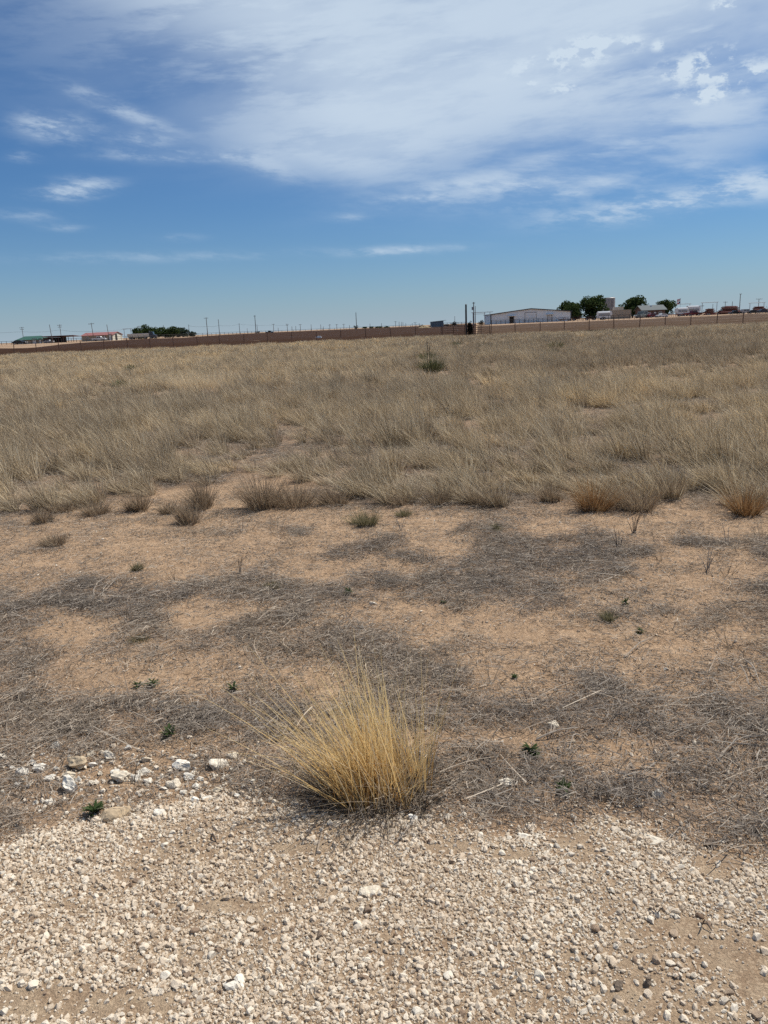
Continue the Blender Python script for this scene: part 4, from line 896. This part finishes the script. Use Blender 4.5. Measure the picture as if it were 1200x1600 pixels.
# ------------------------------------------------------------------ buildings
m_white = paint('white_steel', (.76, .79, .79), .5, 0, .06, .8); m_tan = paint('tan_siding', (.40, .33, .25), .7, 0, .10, .8); m_cream = paint('cream_siding', (.60, .56, .46), .7, 0, .08)
m_groof = paint('green_roof', (.035, .10, .065), .45, 0, .15, .8); m_rroof = paint('red_roof', (.27, .105, .085), .5, 0, .15, .8); m_droof = paint('maroon_roof', (.13, .05, .048), .5, 0, .2, .8)
m_greyroof = paint('grey_shingle', (.10, .115, .115), .8, 0, .2, 1.5); m_greywall = paint('grey_steel', (.19, .20, .205), .55, 0, .12, .8); m_trim = paint('dark_trim', (.05, .05, .055), .5)
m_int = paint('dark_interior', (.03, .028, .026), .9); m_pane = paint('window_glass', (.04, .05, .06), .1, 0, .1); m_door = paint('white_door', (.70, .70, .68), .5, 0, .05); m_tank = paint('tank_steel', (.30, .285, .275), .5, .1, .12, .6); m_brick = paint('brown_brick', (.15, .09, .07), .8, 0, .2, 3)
def place(p0, p1, Y): x0 = at(p0, hor(p0), Y)[0]; x1 = at(p1, hor(p1), Y)[0]; return (x0 + x1) / 2, x1 - x0
def hgt(px, py, Y): x, z = at(px, py, Y); return z - Hs(x, Y)
def openings(e, rows, y):                     # (x0,x1,z0,z1,kind) on the front wall plane
    for (a, b, c, d, k) in rows:
        f = MB(); t = .12
        f.box(a - t, a, y - .10, y + .02, c, d).box(b, b + t, y - .10, y + .02, c, d).box(a - t, b + t, y - .10, y + .02, d, d + t)
        nm = {'d': 'door', 'w': 'window', 'g': 'garage_door', 'o': 'open_doorway'}[k]
        p = MB().box(a, b, y - .05, y + .01, c, d).build(nm, {'d': m_door, 'w': m_pane, 'g': m_white, 'o': m_int}[k], e); f.build('frame', m_trim if k != 'w' else m_door, p)
        if k == 'd': MB().cyl((b - .15, y - .1, c + 1.0), .05, .1, 'y', 6).build('handle', m_trim, p)
        if k == 'w': MB().box((a + b) / 2 - .03, (a + b) / 2 + .03, y - .075, y - .045, c, d).build('mullion', m_door, p)
        if k == 'g':
            for q in range(1, 4): MB().box(a, b, y - .07, y - .045, c + (d - c) * q / 4 - .02, c + (d - c) * q / 4 + .02).build('panel_rib', m_trim, p)
# white barn, gable end towards the pasture
Yb = 300; cx, w = place(767, 892, Yb); hw = w / 2; ze = hgt(767, 491.5, Yb); zr = hgt(830, 482.5, Yb); dep = 18
e = empty('barn', (cx, Yb, Hs(cx, Yb))); tag(e, 'long white metal barn with a low gable and a big closed door', 'barn')
MB().prism([(-hw, -.2), (hw, -.2), (hw, ze), (0, zr), (-hw, ze)], 0, dep).build('wall', m_white, e)
for s_ in (-1, 1):
    sl = MB(); sl.prism([(0, zr + .02), (s_ * (hw + .35), ze - .05), (s_ * (hw + .35), ze + .12), (0, zr + .20)][::s_], -.45, dep + .4).build('roof_slope', m_greywall, e)
    MB().prism([(0, zr - .10), (s_ * (hw + .38), ze - .18), (s_ * (hw + .38), ze + .14), (0, zr + .23)][::s_], -.53, -.455).build('gable_trim', m_trim, e)
    MB().box(s_ * hw - .18, s_ * hw + .18, -.12, .2, 0, ze - .05).build('corner_trim', m_trim, e)
bxp = lambda px: at(px, hor(px), Yb)[0] - cx
openings(e, [(bxp(820.5), bxp(837.5), .05, hgt(829, 488.3, Yb), 'g'), (bxp(796.5), bxp(802.5), .05, hgt(800, 495, Yb), 'o'), (bxp(856), bxp(862), .05, hgt(859, 492.5, Yb), 'd')], 0)
for p in (799.5, 859): MB().box(bxp(p) - 1.4, bxp(p) + 1.4, -1.3, -.02, hgt(p, 494 if p < 820 else 491.5, Yb), hgt(p, 494 if p < 820 else 491.5, Yb) + .12).build('awning', m_white, e)
def gable_house(p0, p1, pe, pr, Y, dep, wall, roof, name, label, cat, over=.5, hip=0.0, rows=(), rz=0.0):
    cx, w = place(p0, p1, Y); hw = w / 2; ze = hgt((p0 + p1) / 2, pe, Y); zr = hgt((p0 + p1) / 2, pr, Y)
    e = empty(name, (cx, Y, Hs(cx, Y)), rz); tag(e, label, cat); b = MB(); b.box(-hw, hw, 0, dep, -.3, ze)
    if not hip: b.prismx([(0, ze), (dep, ze), (dep / 2, zr - .1)], -hw, hw)
    b.build('wall', wall, e)
    for s_ in (0, 1):
        y0, y1 = (-over, dep / 2) if s_ == 0 else (dep + over, dep / 2)
        r = MB(); zz = ze - .12; X = hw + over
        r.add([(-X, y0, zz), (X, y0, zz), (X - hip, y1, zr), (-X + hip, y1, zr), (-X, y0, zz + .16), (X, y0, zz + .16), (X - hip, y1, zr + .16), (-X + hip, y1, zr + .16)], [(0, 1, 2, 3), (4, 5, 6, 7), (0, 1, 5, 4), (1, 2, 6, 5), (2, 3, 7, 6), (3, 0, 4, 7)])
        r.build('roof_slope', roof, e)
        if hip:
            s2 = 1 if s_ else -1; r = MB(); r.add([(s2 * X, -over, zz), (s2 * X, dep + over, zz), (s2 * (X - hip), dep / 2, zr), (s2 * X, -over, zz + .17), (s2 * X, dep + over, zz + .17), (s2 * (X - hip), dep / 2, zr + .17)], [(0, 1, 2), (3, 4, 5), (0, 1, 4, 3), (1, 2, 5, 4), (2, 0, 3, 5)]); r.build('hip_slope', roof, e)
    openings(e, [(-hw + w * a, -hw + w * b_, c, d, k) for (a, b_, c, d, k) in rows], 0); return e, hw, ze, zr
e, hw, ze, zr = gable_house(27, 66, 531, 525.8, 340, 8, m_tan, m_groof, 'house', 'tan house with a green hipped metal roof at far left', 'house', .6, 2.4, [(.62, .78, .0, 2.1, 'd'), (.2, .32, .9, 1.9, 'w'), (.88, .98, .0, 2.0, 'd')])
# open shed
Y = 335; cx, w = place(68, 115, Y); hw = w / 2; z1 = hgt(92, 525.2, Y)
e = empty('open_shed', (cx, Y, Hs(cx, Y))); tag(e, 'open sided shed with a maroon roof on thin posts at left', 'shed')
MB().prismx([(-.5, z1), (7.5, z1 - .45), (7.5, z1 - .25), (-.5, z1 + .22)], -hw - .4, hw + .3).build('roof', m_droof, e)
for i in range(7): MB().box(-hw + w * i / 6 - .09, -hw + w * i / 6 + .09, -.09, .09, 0, z1 - .02).build('post', m_droof, e)
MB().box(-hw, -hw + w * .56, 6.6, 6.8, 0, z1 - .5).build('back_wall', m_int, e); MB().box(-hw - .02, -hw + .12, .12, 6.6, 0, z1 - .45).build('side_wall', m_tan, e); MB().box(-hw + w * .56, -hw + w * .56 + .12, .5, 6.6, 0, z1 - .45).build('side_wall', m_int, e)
e, hw, ze, zr = gable_house(128, 176, 524, 519.8, 335, 13, m_tan, m_rroof, 'long_house', 'long tan building with a red metal roof and pale end wall', 'building', .4, 0, [(.18, .22, .9, 1.9, 'w'), (.5, .54, .9, 1.9, 'w'), (.72, .76, 0, 2.1, 'd'), (.88, .97, 0, 2.6, 'g')])
MB().add([(hw + .03, .02, 0), (hw + .03, 12.98, 0), (hw + .03, 12.98, ze - .1), (hw + .03, 6.5, zr - .35), (hw + .03, .02, ze - .1)], [(0, 1, 2, 3, 4)]).build('end_wall', m_cream, e); MB().box(hw + .035, hw + .1, 3.4, 6.0, 0, 2.6).build('end_door', m_int, e)
# small grey shed in the field
Y = 255; cx, w = place(673.5, 693, Y); hw = w / 2; za = hgt(674, 503.2, Y); zb = hgt(692, 501, Y)
e = empty('field_shed', (cx, Y, Hs(cx, Y))); tag(e, 'small grey metal shed with a slanting roof left of the gate', 'shed')
MB().prism([(-hw, -.1), (hw, -.1), (hw, zb), (-hw, za)], 0, 3.4).build('wall', m_greywall, e); MB().prism([(-hw - .15, za), (hw + .9, zb + .04), (hw + .9, zb + .14), (-hw - .15, za + .10)], -.25, 3.7).build('roof', m_grey, e); MB().prism([(-hw * .2, 0), (hw * .5, 0), (hw * .5, za * .8), (-hw * .2, za * .8)], -.06, .01).build('door', m_greywall, e)
for t in (-.6, -.2, .2, .6): MB().box(hw * t - .03, hw * t + .03, -.05, .0, .0, za - .1).build('wall_rib', m_greywall, e)
e, hw, ze, zr = gable_house(1004, 1039, 484.5, 477, 318, 9, m_brick, m_greyroof, 'house', 'dark walled house with a broad grey shingle roof at right', 'house', .7, 0, [(.25, .34, .8, 1.9, 'w'), (.5, .6, 0, 2.0, 'd'), (.72, .84, .8, 1.9, 'w')])
MB().box(-.3, .25, 3.0, 3.5, zr - 1.0, zr + .1).build('vent', m_white, e)
# storage tank
Y = 365; cx, w = place(944.5, 963, Y); r = w / 2; h = hgt(954, 465.5, Y)
e = empty('storage_tank', (cx, Y + r, Hs(cx, Y))); tag(e, 'big grey cylindrical storage tank between the shade trees', 'tank')
MB().cyl((0, 0, h / 2), r, h, 'z', 28).build('shell', m_tank, e); MB().cyl((0, 0, h + .12), r * 1.01, .24, 'z', 28, r * .9).build('lid', m_tank, e)
for q in range(1, 5): MB().cyl((0, 0, h * q / 5), r * 1.006, .10, 'z', 28).build('hoop', m_tank, e)
b = MB(); b.tube([(.5, -r - .1, 0), (.5, -r - .1, h + .6)], .04, 5).tube([(.95, -r - .1, 0), (.95, -r - .1, h + .6)], .04, 5); b.build('ladder', m_trim, e)
# tan shipping container
def container(p0, p1, pt, Y, mat, label, name='container', dep=2.5):
    cx, w = place(p0, p1, Y); hw = w / 2; h = hgt((p0 + p1) / 2, pt, Y); e = empty(name, (cx, Y, Hs(cx, Y))); tag(e, label, 'container')
    MB().box(-hw, hw, 0, dep, .12, h).build('body', mat, e); rib = MB().box(-.07, .07, -.06, -.002, .3, h - .25).mesh('rib', mat)
    for i in range(int(w / .5)): link('rib', rib, None, e, (-hw + .35 + i * .5, 0, 0))
    for z0, z1 in ((.05, .25), (h - .18, h + .03)): MB().box(-hw - .03, hw + .03, -.08, .0, z0, z1).build('side_rail', mat, e)
    for s_ in (-1, 1): MB().box(s_ * hw - .09, s_ * hw + .09, -.10, .05, 0, h + .05).build('corner_post', mat, e)
container(956, 985.5, 484.3, 290, m_tan, 'tan ribbed container in front of the shade trees')
container(960, 973.5, 479.8, 300, m_cream, 'pale box body showing above the tan container', 'box_body')

# ------------------------------------------------------------------ vehicles
m_tyre = paint('tyre', (.02, .02, .02), .9); m_rim = paint('rim', (.4, .4, .4), .4, .5); m_lamp = paint('headlamp', (.75, .75, .72), .2); m_tail = paint('tail_lamp', (.35, .02, .02), .3)
def wheel(e, x, y, r, wd=.24):
    w_ = MB().cyl((x, y, r), r, wd, 'y', 14).build('wheel', m_tyre, e); MB().cyl((x, y - .02 if y < 0 else y + .02, r), r * .55, wd, 'y', 10).build('rim', m_rim, w_)
def vehicle(px, Y, kind, mat, label, flip=1, rz=0.0, s=1.0):
    x = at(px, hor(px), Y)[0]; e = empty({'pickup': 'pickup_truck', 'car': 'parked_car', 'van': 'parked_van'}[kind], (x, Y, Hs(x, Y)), rz); e.scale = (flip * s, s, s); tag(e, label, kind)
    hw = .95
    if kind == 'pickup': body = [(-2.8, .45), (2.75, .45), (2.85, .75), (2.75, 1.05), (1.3, 1.15), (-2.8, 1.12)]; cab = [(1.3, 1.15), (.75, 1.82), (-.75, 1.85), (-.95, 1.13)]; ax = (-1.75, 1.8)
    elif kind == 'car': body = [(-2.3, .4), (2.3, .4), (2.35, .7), (2.2, .92), (1.1, 1.0), (-2.2, 1.02), (-2.35, .8)]; cab = [(1.1, 1.0), (.4, 1.48), (-1.2, 1.5), (-1.9, 1.02)]; ax = (-1.4, 1.45)
    else: body = [(-2.4, .4), (2.4, .4), (2.45, .8), (2.2, 1.1), (1.5, 1.2), (-2.4, 1.2)]; cab = [(1.5, 1.2), (.9, 1.95), (-2.2, 1.98), (-2.38, 1.2)]; ax = (-1.5, 1.55)
    MB().prism(body, -hw, hw).build('body', mat, e); c = MB().prism(cab, -hw + .1, hw - .1).build('cab', mat, e)
    z0, z1 = cab[0][1] + .08, cab[1][1] - .12; a, b_ = cab[3][0], cab[0][0]
    for y in (-hw + .085, hw - .085):
        for t0, t1 in ((.16, .46), (.52, .82)):
            xa = a + (b_ - a) * t0; xb = a + (b_ - a) * t1; MB().box(xa, xb, y - .02, y + .02, z0, z1).build('window', m_pane, e)
    MB().add([(cab[0][0] - .02, -hw + .2, z0), (cab[0][0] - .02, hw - .2, z0), (cab[1][0] + .06, hw - .2, z1), (cab[1][0] + .06, -hw + .2, z1)], [(0, 1, 2, 3)]).build('windscreen', m_pane, e)
    if kind == 'pickup': MB().box(-2.65, -1.0, -hw + .12, hw - .12, .8, 1.125).build('bed_floor', m_int, e)
    for y in (-.7, .7): MB().box(body[2][0] - .08, body[2][0] + .02, y - .15, y + .15, .72, .88).build('headlight', m_lamp, e); MB().box(body[0][0] - .02, body[0][0] + .06, y - .12, y + .12, .8, .98).build('tail_light', m_tail, e)
    MB().box(body[1][0] - .02, body[1][0] + .15, -hw, hw, .38, .55).build('bumper', m_rim, e)
    for xx in ax:
        for y in (-hw + .08, hw - .08): wheel(e, xx, y, .40 if kind != 'car' else .34)
m_black = paint('black_paint', (.018, .018, .02), .3); m_maroon = paint('maroon_paint', (.16, .025, .03), .3); m_wpaint = paint('white_paint', (.70, .70, .69), .3, 0, .05); m_silver = paint('silver_paint', (.36, .37, .38), .3); m_olive = paint('grey_green_paint', (.10, .12, .115), .4); m_navy = paint('navy_paint', (.03, .035, .06), .3)
vehicle(31, 318, 'car', m_black, 'black car parked in front of the green roofed house', 1, 0, 1.15)
vehicle(75.5, 325, 'pickup', m_silver, 'silver grey pickup under the open maroon shed', -1, 0, .8); vehicle(155, 322, 'pickup', m_wpaint, 'white pickup in front of the red roofed building'); vehicle(421, 430, 'pickup', m_black, 'lone dark truck far off on the horizon', 1, 0, .75)
vehicle(1003, 283, 'van', m_olive, 'grey green van parked beside the tan container', -1, .9, 1.25); vehicle(1021, 283, 'car', m_maroon, 'maroon car parked in front of the grey roofed house', 1, .2); vehicle(1034, 281, 'car', m_wpaint, 'white car right of the maroon one by the house', -1, .3, .9)
vehicle(1083, 286, 'pickup', m_maroon, 'red pickup in front of the white stock trailers', 1, .15, 1.05); vehicle(1148.5, 275, 'pickup', m_black, 'black pickup before the heap of rusty pipe', -1, .1, .75); vehicle(1177, 270, 'car', m_black, 'black car parked near the right edge of the yard', 1, 0, .8)
vehicle(1166, 285, 'van', m_silver, 'pale van between the two dark vehicles at right', 1, .2, .8); vehicle(1192, 272, 'pickup', m_navy, 'dark pickup cut close to the right photo edge', -1, 0, .8)
# lorry with a beige trailer
Y = 345; cx, w = place(200.5, 234, Y); hw = w / 2; h = hgt(217, 521.3, Y)
e = empty('semi_trailer', (cx, Y, Hs(cx, Y))); tag(e, 'long beige box trailer in front of the left grove', 'trailer')
MB().box(-hw, hw, -1.25, 1.25, .95, h).build('box', m_cream, e); MB().box(-hw - .03, hw + .03, -1.28, 1.28, h - .15, h + .02).build('roof_rail', m_wpaint, e); MB().box(-hw + .2, hw - .2, -.5, .5, .75, .95).build('chassis', m_trim, e)
for q in range(1, 8): MB().box(-hw + w * q / 8 - .03, -hw + w * q / 8 + .03, -1.275, -1.245, 1.0, h - .2).build('seam', m_tan, e)
for xx in (-hw + 1.0, -hw + 2.2, hw - 1.8):
    for yy in (-1.05, 1.05): wheel(e, xx, yy, .5, .3)
e = empty('lorry_cab', (at(238.5, hor(238.5), Y)[0] , Y, Hs(cx, Y))); tag(e, 'dark lorry tractor at the right end of the beige trailer', 'lorry')
MB().prism([(-.9, .6), (1.7, .6), (1.75, 1.5), (.6, 1.75), (.45, 2.9), (-.9, 3.0)], -1.15, 1.15).build('cab', m_navy, e); MB().box(-.4, .35, -1.17, -1.14, 1.85, 2.6).build('window', m_pane, e)
MB().add([(.66, -1.0, 1.8), (.66, 1.0, 1.8), (.50, 1.0, 2.8), (.50, -1.0, 2.8)], [(0, 1, 2, 3)]).build('windscreen', m_pane, e); MB().tube([(-1.0, -.9, .8), (-1.0, -.9, 3.4)], .08, 6).build('exhaust', m_rim, e)
for xx in (-.55, 1.1):
    for yy in (-1.0, 1.0): wheel(e, xx, yy, .5, .3)
# stock trailers
def stock_trailer(p0, p1, pt, Y, label, mat, flip=1):
    cx, w = place(p0, p1, Y); hw = w / 2; h = hgt((p0 + p1) / 2, pt, Y); e = empty('stock_trailer', (cx, Y, Hs(cx, Y))); e.scale = (flip, 1, 1); tag(e, label, 'trailer')
    MB().prismx([(-1.0, .55), (1.0, .55), (1.05, h - .45), (.75, h - .05), (0, h), (-.75, h - .05), (-1.05, h - .45)], -hw, hw * .72).build('box', mat, e)
    MB().prism([(hw * .72 - .001, 1.3), (hw, 1.5), (hw * .95, h - .25), (hw * .72 - .001, h - .15)], -.95, .95).build('gooseneck', mat, e)
    for q in range(3): MB().box(-hw + .2, hw * .66, -1.09, -1.03, h * .48 + q * .3, h * .48 + q * .3 + .12).build('slot', m_int, e)
    MB().box(-hw * .55, hw * .05, -1.16, -1.0, .82, .95).build('mudguard', m_trim, e); MB().tube([(hw * .9, -.3, 0), (hw * .9, -.3, 1.5)], .06, 6).build('jack', m_trim, e)
    for xx in (-hw * .42, -hw * .08):
        for yy in (-.98, .98): wheel(e, xx, yy, .38)
stock_trailer(933.5, 955.5, 486.3, 284, 'rounded white stock trailer left of the tan container', m_wpaint)
stock_trailer(1055, 1073, 480.5, 296, 'white stock trailer left of the red pickup', m_wpaint, -1); stock_trailer(1073.5, 1093, 477.5, 306, 'taller white stock trailer behind the red pickup', m_wpaint)
# flagpole with two flags
Y = 320; x, _ = at(1063.3, 466.5, Y); h = hgt(1063.3, 466.3, Y); e = empty('flagpole', (x, Y, Hs(x, Y))); tag(e, 'flagpole flying two flags beside the round shade tree', 'flagpole')
MB().tube([(0, 0, 0), (0, 0, h)], .06, 8, .04).build('mast', m_grey, e); MB().cyl((0, 0, h + .06), .09, .14, 'z', 8).build('finial', m_grey, e)
m_fr, m_fw, m_fb = paint('flag_red', (.45, .03, .05), .8), paint('flag_white', (.75, .75, .75), .8), paint('flag_blue', (.03, .045, .16), .8)
def strip(e, nm, mat, u0, u1, v0, v1, ztop, fw, fh, off=0.0):
    b = MB(); n_ = 6; pts = []
    for i in range(n_ + 1):
        u = u0 + (u1 - u0) * i / n_; xx = -.06 - u * fw * .9; yy = .12 * math.sin(u * 7) - off; zz = ztop - .35 * u * fh
        pts += [(xx, yy, zz - v0 * fh), (xx, yy, zz - v1 * fh), (xx, yy + .012 + 2 * off, zz - v0 * fh), (xx, yy + .012 + 2 * off, zz - v1 * fh)]
    f = []
    for i in range(n_):
        a = 4 * i; c = a + 4; f += [(a, a + 1, c + 1, c), (a + 2, c + 2, c + 3, a + 3), (a, c, c + 2, a + 2), (a + 1, a + 3, c + 3, c + 1)]
    f += [(0, 2, 3, 1), (4 * n_, 4 * n_ + 1, 4 * n_ + 3, 4 * n_ + 2)]; b.add(pts, f); return b.build(nm, mat, e)
fl = strip(e, 'striped_flag', m_fr, 0, 1, 0, 1, h - .05, 1.5, .95)
for q in range(6): strip(fl, 'white_stripe', m_fw, 0, 1, (2 * q + 1) / 13, (2 * q + 2) / 13, h - .05, 1.5, .95, .004)
strip(fl, 'blue_canton', m_fb, 0, .42, 0, .54, h - .05, 1.5, .95, .008)
fl = strip(e, 'tricolour_flag', m_fb, 0, .34, 0, 1, h - 1.1, 1.4, .9); strip(fl, 'white_band', m_fw, .34, 1, 0, .5, h - 1.1, 1.4, .9); strip(fl, 'red_band', m_fr, .34, 1, .5, 1, h - 1.1, 1.4, .9)
# rusty implements and pipe heap
m_rust = paint('rusted_iron', (.11, .045, .032), .85, 0, .4, 3); m_rust3 = paint('faded_red_paint', (.20, .055, .045), .6, 0, .3, 2)
def implement(px, Y, L_, label, mat, seed, hh=1.0):
    x = at(px, hor(px), Y)[0]; e = empty('farm_implement', (x, Y, Hs(x, Y)), random.uniform(-.15, .15)); tag(e, label, 'implement'); g = random.Random(seed)
    for y in (-.5, .35): MB().box(-L_ / 2, L_ / 2, y - .09, y + .09, .75 * hh, .92 * hh).build('tool_bar', mat, e)
    for q in range(int(L_ / .7) + 1):
        xx = -L_ / 2 + .2 + q * .7; MB().tube([(xx, -.5, .8 * hh), (xx, -.85, .55 * hh), (xx, -.75, .05)], .05, 5).build('shank', m_rust, e)
        MB().box(xx - .06, xx + .06, -.5, .35, .76 * hh, .88 * hh).build('brace', mat, e)
    for s_ in (-1, 1): wheel(e, s_ * L_ * .36, -.95, .38); MB().tube([(s_ * L_ * .36, -.5, .8 * hh), (s_ * L_ * .36, -.95, .38)], .06, 5).build('wheel_arm', mat, e)
    MB().tube([(-.5, .35, .85 * hh), (0, 1.6, .6), (.5, .35, .85 * hh)], .07, 6).build('hitch', mat, e); b = MB().tube([(-.4, -.4, .9 * hh), (0, -.1, 1.75 * hh), (.4, -.4, .9 * hh)], .06, 6).build('mast', mat, e)
for i, (px, Y, L_, lab, mt, hh) in enumerate([(882, 288, 4.2, 'rusty implement at the right corner of the white barn', m_rust, 1.0), (906, 290, 6.5, 'long dark rusty implement below the largest shade tree', m_rust, 1.1), (922, 286, 4.0, 'rusty implement left of the rounded stock trailer', m_rust, .9),
        (1050, 283, 5.5, 'rusty red implement below the round shade tree', m_rust3, 1.0), (1068, 279, 5.0, 'dark red implement in front of the white stock trailers', m_rust3, .9), (1099, 284, 5.2, 'rusty implement just right of the red pickup', m_rust, 1.1), (1112, 288, 5.2, 'rusty implement below the wide pipe gateway', m_rust, 1.2), (1197, 285, 4.5, 'rusty implement at the right photo edge', m_rust, 1.3)]): implement(px, Y, L_, lab, mt, i, hh)
def pipe_heap(p0, p1, pt, Y, label, n, seed):
    cx, w = place(p0, p1, Y); h = hgt((p0 + p1) / 2, pt, Y); e = empty('pipe_heap', (cx, Y, Hs(cx, Y))); tag(e, label, 'pipe heap'); g = random.Random(seed)
    for k in range(n):
        t = k / n; z = h * t ** 1.1 * .93; half = w / 2 * (1 - .55 * t) * g.uniform(.75, 1.0); y = g.uniform(-1.6, 1.6) * (1 - t * .8); r = g.uniform(.09, .16); ox = g.uniform(-.08, .08) * w; a = g.uniform(-.05, .05)
        MB().tube([(ox - half, y - half * a, z + .12 + g.uniform(-.1, .1)), (ox + half, y + half * a, z + .12 + g.uniform(-.1, .1))], r, 7).build('pipe', (m_rust, m_rust3)[k % 4 == 0], e)
pipe_heap(1118, 1160, 478, 300, 'mounded heap of rusty pipe right of the wide gateway', 60, 3); pipe_heap(1098, 1120, 482, 298, 'smaller heap of rusty pipe below the wide gateway', 26, 4); pipe_heap(1170, 1200, 478.5, 305, 'dark pipe heap at the right photo edge', 30, 5)
# straw heap
x = at(663, hor(663), 245)[0]; V, F, t = twigs(500, 1.0, .5, 1.4, .10, 77, .25, .5); V[:, 0] *= 1.7; V[:, 2] *= 1.3 * np.clip(1.3 - np.hypot(V[:, 0] / 1.7, V[:, 1]), .15, 1)
o = link('straw_heap', np_mesh('straw_heap', V, F, m_stalk, {'tint': t}), None, None, (x, 245, Hs(x, 245) + .1)); tag(o, 'low heap of yellow straw left of the grey shed', 'straw')
o = MB().prism([(-.5, 0), (.5, 0), (.42, .28), (-.1, .36), (-.45, .25)], -.3, .3).build('white_bag', m_wpaint, None, (at(497, hor(497), 130)[0], 130, Hs(0, 130) + .12)); tag(o, 'white bag of litter lying in the ploughed field', 'bag')
